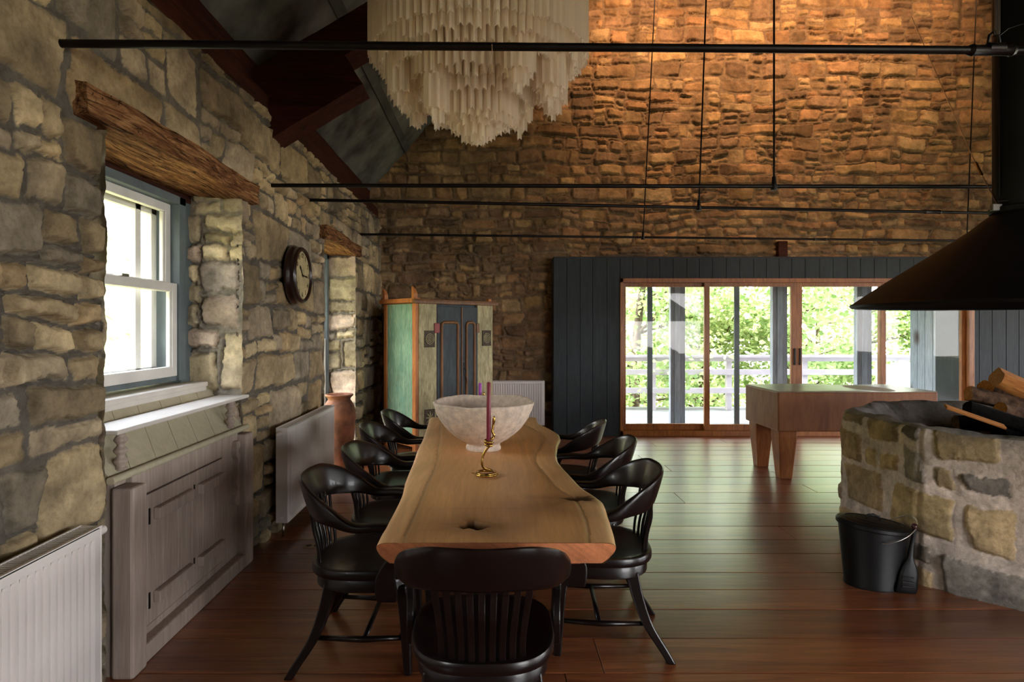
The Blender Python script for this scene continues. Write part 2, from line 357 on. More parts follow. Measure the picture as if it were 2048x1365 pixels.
# ------------------------------------------------------------------ stone field
def bsp(u0, v0, u1, v1, R, out, P):
    w, h = u1-u0, v1-v0
    if w > P['W']: a = 'v'
    elif h > P['H']: a = 'h'
    elif R.random() < P['stop'] and w/h < 4.2 and h/w < 1.6: a = None
    elif w/h > P['asp'] and w > 2*P['w']: a = 'v'
    elif h > 2*P['h']: a = 'h'
    elif w/h > 3.0: a = 'v'
    else: a = None
    if a == 'v':
        c = u0+w*R.uniform(.3, .7); bsp(u0, v0, c, v1, R, out, P); bsp(c, v0, u1, v1, R, out, P)
    elif a == 'h':
        c = v0+h*R.uniform(.3, .7); bsp(u0, v0, u1, c, R, out, P); bsp(u0, c, u1, v1, R, out, P)
    else: out.append((u0, v0, u1, v1))
class StoneField:
    def __init__(s, u0, v0, u1, v1, P, seed):
        R = random.Random(seed); s.P = P; s.seed = seed
        cells = []
        v = v0-.3
        while v < v1+.3:          # broken courses
            hh = R.uniform(*P['course'])
            u = u0-.4-R.random()*.5
            while u < u1+.4:
                ww = R.uniform(*P['block']); bsp(u, v, u+ww, v+hh, R, cells, P); u += ww
            v += hh
        s.res = P.get('res', .005); s.u0, s.v0 = u0-.5, v0-.5
        nu = int((u1-u0+1)/s.res); nv = int((v1-v0+1)/s.res)
        s.D = np.full((nv, nu), -.02, np.float32); s.I = np.zeros((nv, nu), np.int32)
        s.n = len(cells)
        for i, (a, b, c, d) in enumerate(cells):
            i0 = max(0, int((a-s.u0)/s.res)); i1 = min(nu, int((c-s.u0)/s.res)+1)
            j0 = max(0, int((b-s.v0)/s.res)); j1 = min(nv, int((d-s.v0)/s.res)+1)
            if i1 <= i0 or j1 <= j0: continue
            uu = s.u0+np.arange(i0, i1)*s.res; vv = s.v0+np.arange(j0, j1)*s.res
            U, V = np.meshgrid(uu, vv)
            w, h = c-a, d-b; g = P['gap']; jt = P['jit']*min(w, h)
            q = [(a+g+R.random()*jt, b+g+R.random()*jt), (c-g-R.random()*jt, b+g+R.random()*jt),
                 (c-g-R.random()*jt, d-g-R.random()*jt), (a+g+R.random()*jt, d-g-R.random()*jt)]
            dist = None; ds = []
            for k in range(4):
                (x0, y0), (x1, y1) = q[k], q[(k+1) % 4]
                L = math.hypot(x1-x0, y1-y0)+1e-6
                ds.append(((x1-x0)*(V-y0)-(y1-y0)*(U-x0))/L)
            rr = P['round']*min(w, h)       # rounded corners by soft-min
            k_ = 4/rr
            dist = -np.log(sum(np.exp(-np.clip(k_*x, -30, 30)) for x in ds))/k_
            s.D[j0:j1, i0:i1] = dist; s.I[j0:j1, i0:i1] = i
        rr = np.random.default_rng(seed)
        s.prot = rr.uniform(*P['prot'], s.n); s.tx = rr.normal(0, P['tilt'], s.n); s.ty = rr.normal(0, P['tilt'], s.n)
        s.cu = np.array([(c[0]+c[2])/2 for c in cells]); s.cv = np.array([(c[1]+c[3])/2 for c in cells])
        pal = np.array([lin(c) for c in P['pal']]); s.col = pal[rr.integers(0, len(pal), s.n)]*rr.uniform(.78, 1.18, (s.n, 1))
    def sample(s, U, V):
        P = s.P; sd = s.seed; k = P['warp']
        wu = U+fbm(U*1.7, V*1.7, sd+1, 2)*.06*k+fbm(U*7, V*7, sd+2, 3)*.022*k+fbm(U*32, V*32, sd+21, 3)*.010*k
        wv = V+fbm(U*1.3, V*1.7, sd+3, 2)*.05*k+fbm(U*6, V*6, sd+4, 3)*.020*k+fbm(U*32, V*32, sd+22, 3)*.010*k
        fi = np.clip((wu-s.u0)/s.res, 0, s.D.shape[1]-2); fj = np.clip((wv-s.v0)/s.res, 0, s.D.shape[0]-2)
        i = fi.astype(int); j = fj.astype(int)
        d = s.D[j, i]; idd = s.I[j, i]
        x = np.clip(d/P['bev'], 0, 1); x = x*x*(3-2*x)
        face = s.prot[idd]+(U-s.cu[idd])*s.tx[idd]+(V-s.cv[idd])*s.ty[idd]
        face = face+fbm(U*6, V*6, sd+5, 4)*P['rough']+(ridged(U*9+idd*.37, V*9, sd+6, 3)-.5)*P['rough']*1.1+fbm(U*45, V*45, sd+12, 2)*P['rough']*.22
        mort = fbm(U*14, V*14, sd+7, 3)*.005
        crack = np.clip(.5+fbm(U*2.6, V*2.6, sd+19, 3)*1.5, 0, 1)
        h = mort*(1-x)+face*x-P['groove']*np.exp(-(d/P.get('gw', .008))**2)*crack
        g = fbm(U*5, V*5, sd+8, 3)[..., None]; g2 = fbm(U*19, V*19, sd+9, 3)[..., None]
        c = s.col[idd]*(1+.42*g+.30*g2)
        stain = np.clip(fbm(U*3.3, V*3.3, sd+31, 4)*1.8-.15, 0, 1)[..., None]
        c = c*(1-stain)+c*np.array(P['stain'])*stain
        mc = np.array(lin(P['mortar']))*(1+.3*g2)
        xx = np.clip((d+.001)/.006, 0, 1)[..., None]
        return h, np.clip(mc*(1-xx)+c*xx, 0, 1)
def grid_faces(nu, nv, keep=None, off=0):
    a = np.arange(nu*nv).reshape(nv, nu)
    q = np.stack([a[:-1,:-1], a[:-1,1:], a[1:,1:], a[1:,:-1]], -1)
    if keep is not None: q = q[keep]
    return q.reshape(-1, 4)+off
class NPM:
    def __init__(s): s.V=[]; s.F=[]; s.C=[]; s.n=0
    def add(s, V, Fq, C):
        V = V.reshape(-1, 3); s.V.append(V); s.F.append(np.asarray(Fq)+s.n); s.C.append(np.asarray(C).reshape(-1, 3)); s.n += len(V)
    def box(s, lo, hi, c):
        m = MB().box(lo, hi); s.add(np.array(m.v, float), np.array(m.f), np.tile(np.array(c, float), (8, 1)))
    def build(s, name, mat, **k): return npmesh(name, np.concatenate(s.V), np.concatenate(s.F), mat, cols=np.concatenate(s.C), **k)

# ------------------------------------------------------------------ LEFT WALL
XW, XB = -1.59, -2.10
WZ = 3.03
O1 = (2.47, 3.83, 2.335); O2 = (5.70, 6.99, 2.345)
P_left = dict(W=.66, H=.38, w=.13, h=.08, stop=.42, asp=1.6, course=(.24,.42), block=(.5,1.15), gap=.002, jit=.12, round=.12,
    prot=(.004,.030), tilt=.06, pal=['ad9a7a','baa682','9f8e72','c6b28e','a4957f','b39b78','978c7b','bdac90'], warp=1.1, bev=.018,
    rough=.012, groove=.040, gw=.009, mortar='68625a', stain=(.62,.62,.62))
SFL = StoneField(.6, 0, 8.7, 3.1, P_left, 5)
def left_wall():
    W = NPM()
    ys = [.7]
    while ys[-1] < 8.62: ys.append(ys[-1]+max(.0055, .0022*ys[-1]))
    ys = np.array(ys); zs = np.arange(0, WZ+.001, .0075)
    # snap lines onto opening edges
    for e in (O1[0], O1[1], O2[0], O2[1]): ys[np.argmin(abs(ys-e))] = e
    for e in (O1[2], O2[2]): zs[np.argmin(abs(zs-e))] = e
    zs[-1] = WZ
    Y, Z = np.meshgrid(ys, zs)
    h, c = SFL.sample(Y, Z)
    yc = (Y[:-1,:-1]+Y[1:,1:])/2; zc = (Z[:-1,:-1]+Z[1:,1:])/2
    keep = np.ones(yc.shape, bool)
    for (a, b, t) in (O1, O2): keep &= ~((yc > a) & (yc < b) & (zc < t))
    # edges of the openings roll back into the jamb and wander
    yy = Y.copy(); rag = np.zeros_like(Y)
    for (a, b, t) in (O1, O2):
        for e, sg in ((a, 1), (b, -1)):
            near = np.exp(-((Y-e)/.05)**2)*(Z < t+.02)
            wob = (fbm(Z*4, Z*0+e, 3, 2)*.022+fbm(Z*13, Z*0+e, 9, 3)*.024)
            yy += near*wob
            rag += np.exp(-(np.abs(Y-e)/.014)**2)*(Z < t+.02)*.018
    V = np.stack([XW+h-.02-rag, yy, Z], -1)
    W.add(V, grid_faces(len(ys), len(zs), keep), c)
    # jambs
    for (a, b, t), sd in ((O1, 31), (O2, 47)):
        xs = np.linspace(-2.08, XW-.005, 60); zz = np.arange(0, t+.03, .011)
        X_, Z_ = np.meshgrid(xs, zz)
        for e, sg in ((a, 1), (b, -1)):
            P2 = dict(P_left); P2.update(W=.5, H=.42, stop=.5, rough=.012, course=(.28,.5), mortar='8e877c',
                pal=['c0b394','cabda2','b8ab90','c4b2a2','bcb0a4','cfc0a0'])  # paler than the wall face: daylight on the jambs put into the stone colour
            sf = StoneField(-2.2, 0, -1.4, 2.5, P2, sd+(0 if sg > 0 else 5))
            h2, c2 = sf.sample(X_, Z_)
            wob = (fbm(Z_*4, Z_*0+e, 3, 2)*.022+fbm(Z_*13, Z_*0+e, 9, 3)*.024)
            fade = np.clip((XW-X_)/.05, 0, 1)
            Vj = np.stack([X_-.0*h2, e+wob*np.exp(-((XW-X_)/.25)**2)+sg*(h2*fade), Z_], -1)
            W.add(Vj, grid_faces(len(xs), len(zz)), c2)
    g = lin('7d7668')
    # masonry core and the unseen rest of the wall
    for (y0, y1, z0, z1) in ((-3.2, -1.4, 0, WZ), (-1.4, .1, 0, .9), (-1.4, .1, 2.3, WZ), (.1, O1[0]-.04, 0, WZ), (O1[1]+.04, O2[0]-.04, 0, WZ), (O2[1]+.04, 9.3, 0, WZ), (O1[0]-.04, O1[1]+.04, 2.44, WZ), (O2[0]-.04, O2[1]+.04, 2.44, WZ)):
        W.box((XB-.03, y0, z0), (XW-.06, y1, z1), g)
    W.box((XB-.03, O1[0]-.04, 0), (XB+.02, O1[1]+.04, 1.16), g)
    # rough mortar bed on top of the wall
    ys2 = np.linspace(.7, 8.6, 500); xs2 = np.linspace(XW-.4, XW-.012, 14)
    Yt, Xt = np.meshgrid(ys2, xs2)
    W.add(np.stack([Xt, Yt, WZ+.0*Yt-.002+fbm(Xt*8, Yt*8, 3, 3)*.006], -1), grid_faces(500, 14), np.tile(np.array(lin('6e675b')), (500*14, 1)))
    o = W.build('wall_left', M['stone'])
    tag(o, 'rubble stone side wall with deep window recesses on the left', 'wall', kind='structure')
left_wall()

# ------------------------------------------------------------------ FAR GABLE WALL
YW = 8.56; XR = 11.0; RX = 4.7
SL = 1.12
def ceil_z(x): return 3.61+SL*(x+1.605) if x <= RX else 3.61+SL*(2*RX-x+1.605)
P_far = dict(W=.62, H=.24, w=.14, h=.075, stop=.46, asp=1.8, course=(.13,.30), block=(.5,1.3), gap=.002, jit=.16, round=.16,
    prot=(.004,.036), tilt=.09, pal=['95795a','a07f5c','836a50','a88a63','8b7058','9b7858','7c644f','a58b69'], warp=1.2, bev=.020,
    rough=.014, groove=.030, gw=.009, mortar='7d6852', stain=(.6,.56,.52), res=.006)
def far_wall():
    SF = StoneField(-2, 0, 8.4, 7.6, P_far, 77)
    W = NPM()
    xs = np.arange(-1.75, 8.3, .0125); zs = np.arange(0, 7.2, .0105)
    X, Z = np.meshgrid(xs, zs); h, c = SF.sample(X, Z)
    xc = (X[:-1,:-1]+X[1:,1:])/2; zc = (Z[:-1,:-1]+Z[1:,1:])/2
    cz = np.where(xc <= RX, 3.61+SL*(xc+1.605), 3.61+SL*(2*RX-xc+1.605))
    keep = (zc < cz+.1) & ~((xc > 1.62) & (xc < 6.75) & (zc < 2.30))
    W.add(np.stack([X, YW-h+.02, Z], -1), grid_faces(len(xs), len(zs), keep)[:, ::-1], c)
    g = lin('7d6d54')
    W.box((-2.1, YW+.07, 0), (1.62, YW+.45, 3.6), g); W.box((6.75, YW+.07, 0), (XR+.4, YW+.45, 3.6), g); W.box((1.62, YW+.07, 2.3), (6.75, YW+.45, 3.6), g)
    zt = ceil_z(RX)
    V = np.array([(-2.1,YW+.07,3.55),(XR+.4,YW+.07,3.55),(RX,YW+.07,zt+.3),(RX,YW+.07,zt+.3)], float)
    V2 = V+np.array([0,.38,0])
    W.add(np.concatenate([V, V2]), np.array([(0,1,2,3),(4,5,6,7),(0,1,5,4),(1,2,6,5),(0,3,7,4)]), np.tile(np.array(g), (8,1)))
    tag(W.build('wall_far', M['stone']), 'tall brown rubble stone gable wall behind the doors', 'wall', kind='structure')
far_wall()

def simple_walls():
    # right wall (with big windows) and near wall, outside the photo but they shape the light
    wr = NPM(); g = lin('8a7d66')
    wins = [(-2.2, .4), (1.2, 4.0), (4.8, 7.6)]
    ys = [-3.2]+[v for w in wins for v in w]+[9.0]
    for i in range(0, len(ys), 2): wr.box((XR, ys[i], 0), (XR+.4, ys[i+1], WZ+.55), g)
    for a, b in wins: wr.box((XR, a, 0), (XR+.4, b, .7), g); wr.box((XR, a, 2.75), (XR+.4, b, WZ+.55), g)
    tag(wr.build('wall_right', M['stone'], smooth=False), 'stone wall on the right with large windows', 'wall', kind='structure')
    wn = NPM(); y0, y1 = -3.6, -3.2
    ops = [(3.6, 7.2)]
    xs = [-2.1]+[v for w in ops for v in w]+[XR+.4]
    for i in range(0, len(xs), 2): wn.box((xs[i], y0, 0), (xs[i+1], y1, 3.6), g)
    for a, b in ops: wn.box((a, y0, 0), (b, y1, .3), g); wn.box((a, y0, 2.7), (b, y1, 3.6), g)
    zt = ceil_z(RX)
    V = np.array([(-2.1,y1,3.55),(XR+.4,y1,3.55),(RX,y1,zt+.3),(RX,y1,zt+.3)], float); V2 = V+np.array([0,-.4,0])
    wn.add(np.concatenate([V, V2]), np.array([(0,1,2,3),(4,5,6,7)]), np.tile(np.array(g), (8,1)))
    tag(wn.build('wall_near', M['stone'], smooth=False), 'stone gable wall at the near end of the room', 'wall', kind='structure')
    n = 3
    for a, b in wins:
        r = thing('window_%d' % n, 'wide window in the right wall', 'window', (XR+.2, (a+b)/2, .7), kind='structure', group='wide side windows')
        w = b-a; m = MB()
        for (p, q) in ((-w/2, -w/2+.07), (w/2-.07, w/2), (-.03, .03)): m.box((-.04, p, 0), (.04, q, 2.05))
        m.box((-.04, -w/2, 0), (.04, w/2, .07)); m.box((-.04, -w/2, 1.98), (.04, w/2, 2.05)); m.build('frame', M['white_paint'], r)
        MB().box((-.004, -w/2+.05, .05), (.004, w/2-.05, 2.0)).build('pane', M['glass'], r); n += 1
    for a, b in ops:
        r = thing('window_%d' % n, 'wide window in the near gable wall', 'window', ((a+b)/2, -3.4, .3), kind='structure', group='wide gable windows')
        w = b-a; m = MB()
        for (p, q) in ((-w/2, -w/2+.07), (w/2-.07, w/2), (-.03, .03)): m.box((p, -.04, 0), (q, .04, 2.4))
        m.box((-w/2, -.04, 0), (w/2, .04, .07)); m.box((-w/2, -.04, 2.33), (w/2, .04, 2.4)); m.build('frame', M['white_paint'], r)
        MB().box((-w/2+.05, -.004, .05), (w/2-.05, .004, 2.35)).build('pane', M['glass'], r); n += 1
    return wins, ops
WINS, OPS = simple_walls()

def ceiling():
    m = MB(); y0, y1 = -3.4, YW+.05; t = .25
    x0 = -2.6; pts = [(x0, ceil_z(x0)), (RX, ceil_z(RX)), (XR+1.0, ceil_z(XR+1.0))]
    for k in range(2):
        (xa, za), (xb, zb) = pts[k], pts[k+1]
        vs = [(xa,y0,za),(xb,y0,zb),(xb,y1,zb),(xa,y1,za),(xa,y0,za+t),(xb,y0,zb+t),(xb,y1,zb+t),(xa,y1,za+t)]
        m.add(vs, [(0,1,2,3),(7,6,5,4),(0,4,5,1),(3,2,6,7),(0,3,7,4),(1,5,6,2)])
    o = m.build('ceiling', M['ceiling']); tag(o, 'dark slate grey plastered sloping roof lining', 'ceiling', kind='structure')
    b = MB(); ang = math.atan(SL)
    for side in (0, 1):
        for k in range(1, 9):
            s = .55+k*1.02
            x = -1.9+(s-.55)*math.cos(ang); z = ceil_z(x)
            if side: x = 2*RX-x
            R = Matrix.Translation((x, 0, z-.006)) @ Matrix.Rotation(-ang if side == 0 else ang, 4, 'Y')
            b.box((-.05, y0, -.012), (.05, y1, .01), M=R)
    for k in range(6):
        pass
    o2 = b.build('ceiling_battens', M['ceil_batten'], o)
ceiling()

# ------------------------------------------------------------------ FLOOR
def floor():
    seams = [2.599, 2.890, 3.186, 3.427, 3.666, 3.970, 4.232, 4.52, 4.84, 5.11, 5.44, 5.72, 6.0]
    R = random.Random(3)
    while seams[-1] < 8.95: seams.append(seams[-1]+R.uniform(.22, .31))
    while seams[0] > -3.3: seams.insert(0, seams[0]-R.uniform(.22, .31))
    m = MB()
    for a, b in zip(seams[:-1], seams[1:]):
        x = -2.2-R.random()*2.5
        while x < 11.2:
            L = R.uniform(3.0, 4.9); x1 = x+L
            xa, xb = max(x, -2.15), min(x1, 11.2)
            if xb-xa > .05:
                tone = (R.random(), R.random(), R.random())
                dz = R.uniform(-.0012, .0012)
                m.box((xa+.0012, a+.0022, -.03), (xb-.0012, b-.0022, dz), tone)
            x = x1
    o = m.build('floor', M['floor'], colors=True, bevel=.0025, segs=1)
    tag(o, 'wide reddish pine floorboards running across the room', 'floor', kind='structure')
    MB().box((-2.15, -3.5, -.1), (11.3, 8.9, -.028)).build('subfloor', M['char'], o)
floor()

# ------------------------------------------------------------------ wood roof members
def hewn(name, lo, hi, mat, seed, amp=.008, step=.04, label=None, cat='beam', ends=None, M4=None, worm=False):
    """box with hand-hewn wandering faces"""
    lo = np.array(lo, float); hi = np.array(hi, float); d = hi-lo
    n = np.maximum(2, np.round(d/step).astype(int)+1)
    W = NPM(); 
    def face(ax, side):
        a, b = [k for k in range(3) if k != ax]
        A, B = np.meshgrid(np.linspace(lo[a], hi[a], n[a]), np.linspace(lo[b], hi[b], n[b]))
        Pn = np.zeros(A.shape+(3,)); Pn[..., a] = A; Pn[..., b] = B; Pn[..., ax] = hi[ax] if side else lo[ax]
        q = grid_faces(n[a], n[b])
        if (side == 1) != (ax != 1): q = q[:, ::-1]
        return Pn, q
    for ax in range(3):
        for side in (0, 1):
            Pn, q = face(ax, side)
            p = Pn.reshape(-1, 3)
            disp = np.stack([fbm(p[:,1]*2.3+p[:,2]*5, p[:,2]*5+p[:,0]*3, seed, 3), fbm(p[:,0]*3+p[:,2]*3, p[:,1]*2+9, seed+5, 3), fbm(p[:,1]*2.3+p[:,0]*4, p[:,0]*5-p[:,2]*3, seed+9, 3)], -1)*amp
            p = p+disp
            # soften the arrises
            c = (lo+hi)/2; e = np.minimum(p-lo, hi-p)
            if M4 is not None:
                A4 = np.array(M4); p = p @ A4[:3,:3].T+A4[:3,3]
            W.add(p, q, np.ones((len(p), 3)))
    o = W.build(name, mat, auto=35)
    tag(o, label, cat, kind='structure'); return o
hewn('wall_plate', (XW-.62, -3.2, WZ+.001), (XW-.035, 8.52, WZ+.15), M['beam'], 4, .012, .07, 'old reddish timber plate lying along the top of the left wall')
hewn('wall_plate', (XW-.75, -3.2, WZ+.152), (XW-.15, 8.52, 3.44), M['beam'], 14, .012, .07, 'upper reddish timber set back on the wall plate under the roof')
# lintels
def lintel(o, seed, label, r0=.10, r1=.16):
    a, b, t = o
    hewn('lintel', (XB, a-r0, t-.008), (XW+.040, b+r1, t+.115), M['lintel'], seed, .022, .02, label, 'lintel')
lintel(O1, 6, 'worm-holed hewn timber lintel over the near window recess', .17, .15)
lintel(O2, 16, 'short hewn timber lintel over the far recess with the jar')
# diagonal brace pair
def brace():
    y0, y1 = 4.36, 4.63
    ang = math.radians(30.3)
    r = thing('roof_truss', 'reddish timber truss brace rising from the left wall with a sawn-off lower chord', 'beam', (-1.59, 4.5, 2.9), kind='structure')
    def bar(s0, s1, n0, n1, seed, nm, ya=y0, yb=y1, ax=None):
        M4 = Matrix.Translation((-1.59, 0, 2.89)) @ Matrix.Rotation(-ang, 4, 'Y')
        o = hewn(nm, (s0, ya, n0), (s1, yb, n1), M['beam_x'], seed, .009, .05, M4=M4)
        for k in list(o.keys()):
            if k in ('label', 'category', 'kind'): del o[k]
        o.parent = r; o.matrix_parent_inverse = Matrix.Translation((1.59, -4.5, -2.9))
    bar(-.18, .745, 0.0, .25, 21, 'sawn_chord')
    bar(-.45, 6.2, .25, .50, 22, 'rafter_tie')
    MB().box((.38, 4.352, -.0), (.40, 4.352, .0)) 
    return r
brace()

# ------------------------------------------------------------------ TIE RODS
def tie_rod(p0, p1, r, label, hangers=(), coup=(), string=None):
    p0 = Vector(p0); p1 = Vector(p1)
    t = thing('tie_rod', label, 'tie rod', p0, group='black iron tie rods across the room')
    d = p1-p0
    MB().tube([(0,0,0), d], r, 14).build('rod', M['iron'], t, smooth=True, auto=50)
    for (X, Xt) in hangers:
        k = (X-p0.x)/d.x; q = d*k
        slope = Xt
        zt = ceil_z(X)+.05
        L = zt-(p0+q).z
        MB().tube([q+Vector((0,0,-.03)), q+Vector((slope*L, 0, L))], .0075, 8).build('hanger', M['iron'], t, smooth=True, auto=50)
        MB().tube([q+Vector((0,0,-.028)), q+Vector((0,0,.01)), q+Vector((0,0,.012)), q+Vector((slope*.07,0,.07))], [.022,.024,.017,.013], 10).build('hanger_clamp', M['iron'], t, smooth=True, auto=40)
    for X in coup:
        k = (X-p0.x)/d.x; q = d*k; u = d.normalized()
        MB().tube([q-u*.09, q-u*.075, q-u*.07, q+u*.07, q+u*.075, q+u*.09], [r*1.1, r*1.5, r*1.25, r*1.25, r*1.5, r*1.1], 12).build('coupling', M['iron'], t, smooth=True, auto=40)
    if string is not None:
        k = (string-p0.x)/d.x; q = d*k
        MB().tube([q+Vector((0,0,r+.002)), q+Vector((.001,-r-.002,0)), q+Vector((.002,-.004,-r-.004)), q+Vector((-.01,0,-.06)), q+Vector((-.022,0,-.11))], .0012, 6).build('string', M['string'], t)
    return t
tie_rod((-1.68, 2.228, 2.555), (11.05, 2.43, 2.556), .0155, 'nearest and thickest-looking black iron tie rod, crossing above the chandelier bottom', coup=(1.9,), string=-.003)
tie_rod((-1.68, 4.34, 2.527), (11.05, 4.44, 2.527), .0145, 'second black tie rod with one upright hanger at its middle right', hangers=((2.05, 0),))
tie_rod((-1.68, 5.22, 2.610), (11.05, 6.41, 2.61), .0145, 'third black tie rod, just below the second, running behind the hood tip', hangers=((1.91, .035),), coup=(4.23,))
tie_rod((-1.68, 7.33, 2.637), (11.05, 8.22, 2.637), .0145, 'farthest and lowest-looking black tie rod with two slanting hangers', hangers=((1.90, .05), (6.23, .04)), coup=(4.22,))

# ------------------------------------------------------------------ WINDOW 1 (double hung) and WINDOW 2
def sash_window(name, y0, y1, z0, z1, mid, label, x=-1.99):
    r = thing(name, label, 'window', (x, (y0+y1)/2, z0), kind='structure')
    w = y1-y0; h = z1-z0; hw = w/2
    m = MB()
    for s in (-1, 1): m.box((-.08, min(s*hw, s*(hw-.075)), 0), (.09, max(s*hw, s*(hw-.075)), h))
    m.box((-.08, -hw, h-.05), (.09, hw, h)); m.box((-.08, -hw, 0), (.07, hw, .03))
    m.build('casing', M['blue_paint'], r, bevel=.004)
    def sash(za, zb, xo, nm):
        s = MB(); a = hw-.075; st = .055
        s.box((xo-.02, -a, za), (xo+.02, -a+st, zb)); s.box((xo-.02, a-st, za), (xo+.02, a, zb))
        s.box((xo-.02, -a+st, za), (xo+.02, a-st, za+.06)); s.box((xo-.02, -a+st, zb-.05), (xo+.02, a-st, zb))
        s.box((xo-.012, -a+st, za+.06), (xo+.012, -a+st+.014, zb-.05)); s.box((xo-.012, a-st-.014, za+.06), (xo+.012, a-st, zb-.05))
        q = s.build(nm, M['white_paint'], r, bevel=.004)
        MB().box((xo-.003, -a+st, za+.06), (xo+.003, a-st, zb-.05)).build('pane', M['glass'], q)
        return q
    zm = mid-z0
    up = sash(zm-.03, h-.05, 0.015, 'upper_sash'); lo = sash(.03, zm+.02, .055, 'lower_sash')
    MB().box((-.01, -.03, zm+.02), (.085, .03, zm+.035)).build('sash_lock', M['steel'], lo, bevel=.003)
    # storm sash outside with an upright
    s = MB()
    for yy in (-hw+.08, hw-.30, hw-.14): s.box((-.075, yy, .03), (-.045, yy+.055, h-.05))
    s.box((-.075, -hw+.08, .03), (-.045, hw-.08, .09)); s.box((-.075, -hw+.08, h-.12), (-.045, hw-.08, h-.05))
    s.build('storm_frame', M['white_paint'], r, bevel=.003)
    return r
sash_window('window_1', 2.52, 3.72, 1.175, 2.295, 1.745, 'white double-hung sash window in a grey-blue casing above the built-in cupboard')
sash_window('window_2', 5.72, 6.97, .06, 2.335, 1.35, 'tall window at the back of the far recess with the clay jar')
# filler piece beside window_1 casing (far side)
tag(MB().box((4.04, 8.47, 2.476), (4.17, 8.56, 2.72)).build('trim_5', M['beam'], bevel=.006), 'small reddish timber stub in the far stone wall above the glass doors', 'timber', kind='structure')
f = MB(); f.box((-2.1, 3.72, 1.15), (-1.93, 3.86, 2.34)); f.box((-2.1, 2.44, 1.15), (-1.93, 2.52, 2.34))
f2 = hewn('trim_3', (-2.08, 2.42, 2.285), (-1.925, 3.88, 2.36), M['beam'], 91, .006, .03, 'dark reddish board between the window head and the lintel', 'window trim')
tag(f.build('trim_1', M['blue_paint'], bevel=.003), 'grey-blue side boards of the near window casing', 'window trim', kind='structure')

# ------------------------------------------------------------------ BUILT-IN CUPBOARD
def cupboard():
    y0, y1 = 2.49, 3.86
    r = thing('built_in_cupboard', 'low white-washed cupboard built under the near window, with two plank doors', 'cupboard', (XW, (y0+y1)/2, 0))
    L = (y1-y0)/2
    xf = .02   # front face relative to XW
    b = MB(); b.box((-.45, -L+.08, .0), (xf-.05, L-.005, .845)); 
    b.build('carcass', M['wash_wood'], r)
    # front boards around doors
    fr = MB(); dy = [( -L+.21, -L+.36), ( .30, L-.13)]
    fr.box((xf-.05, -L+.16, .085), (xf-.022, -.42, .845)); fr.box((xf-.05, .36, .085), (xf-.022, L-.11, .845))
    fr.box((xf-.05, -.42, .735), (xf-.022, .36, .845)); fr.box((xf-.05, -.42, .085), (xf-.022, .36, .12))
    fr.build('face_frame', M['wash_wood'], r, bevel=.003)
    for (a, c) in ((-.417, -.005), (.0, .357)):
        n = 3; d = MB()
        for k in range(n):
            d.box((xf-.05, a+(c-a)*k/n+.0015, .125), (xf-.018, a+(c-a)*(k+1)/n-.0015, .728))
        q = d.build('door', M['wash_wood'], r, bevel=.003)
        for z in (.60, .21):
            MB().box((xf-.018, a+.05, z), (xf+.016, c-.03, z+.055)).build('batten', M['wash_wood'], q, bevel=.006)
            hb = MB(); hb.box((xf-.019, a+.012, z-.012), (xf-.014, a+.022, z+.062)); hb.build('hinge', M['iron'], q)
    pl = MB(); pl.box((xf-.05, -L+.055, 0.0), (xf+.045, -L+.165, .815)); pl.build('left_post', M['wash_wood'], r, bevel=.012)
    pr = MB(); pr.box((xf-.05, L-.115, 0.0), (xf+.035, L-.0, .83)); pr.build('right_post', M['wash_wood'], r, bevel=.012)
    k = MB(); k.box((-.1, -L+.15, 0), (xf+.03, L-.1, .085)); k.build('plinth', M['wash_wood'], r, bevel=.01)
    # scrolled bracket on the right
    P = [(0,.80,.014),(.006,.77,.026),(-.01,.74,.018),(.0,.71,.024),(.012,.68,.014),(.006,.64,.012),(.01,.60,.018),(-.004,.565,.024),(.004,.53,.018),(.006,.50,.016),(-.008,.46,.028),(-.01,.43,.030),(0,.405,.012)]
    c = catmull([(p[0], p[1], p[2]) for p in P], 5)
    cy = L-.17
    secs = []
    for q in c:
        secs.append([Vector((xf-.022, cy+q.x-q.z, q.y)), Vector((xf-.022, cy+q.x+q.z, q.y)), Vector((xf+.008, cy+q.x+q.z, q.y)), Vector((xf+.008, cy+q.x-q.z, q.y))])
    MB().loft(secs).build('scroll_ornament', M['wash_wood'], r, bevel=.003)
    # counter nosing and sloping painted boards up to the sill
    MB().tube([(xf-.01, -L-.01, .862), (xf-.01, L+.0, .862)], .017, 12).build('nosing', M['green_board'], r, smooth=True, auto=50)
    A = Vector((xf-.02, 0, .865)); B = Vector((-.235, 0, 1.125)); u = (B-A); nrm = Vector((-u.z, 0, u.x)).normalized()*.02
    n = 8; s = MB(); skew = .22
    for i in range(n+2):
        ya = -L-.25+(2*L+.25)*i/n; yb = ya+(2*L+.25)/n-.004
        def cl(v): return max(-L+.01, min(L-.01, v))
        pts = [A+Vector((0,cl(ya),0)), A+Vector((0,cl(yb),0)), B+Vector((0,cl(yb+skew),0)), B+Vector((0,cl(ya+skew),0))]
        if (pts[1]-pts[0]).length < .005 and (pts[2]-pts[3]).length < .005: continue
        s.loft([[p+nrm for p in pts], pts])
    s.build('sloping_boards', M['green_board'], r)
    # shelf on turned balusters
    sh = MB(); sh.box((-.155, -L+.005, 1.050), (xf+.012, L-.015, 1.070)); sh.build('shelf', M['sill'], r, bevel=.006)
    prof = [(.016,0),(.020,.008),(.013,.018),(.021,.040),(.012,.062),(.022,.085),(.011,.108),(.021,.130),(.013,.150),(.019,.166)]
    pr_ = catmull([(a, 0, z) for a, z in prof], 5)
    for yy in (-L+.10, L-.19):
        MB().lathe([(p.x*1.35, p.z) for p in pr_], 18, (xf-.035, yy, .884)).build('baluster', M['wash_wood'], r, smooth=True, auto=60)
    return r
cupboard()
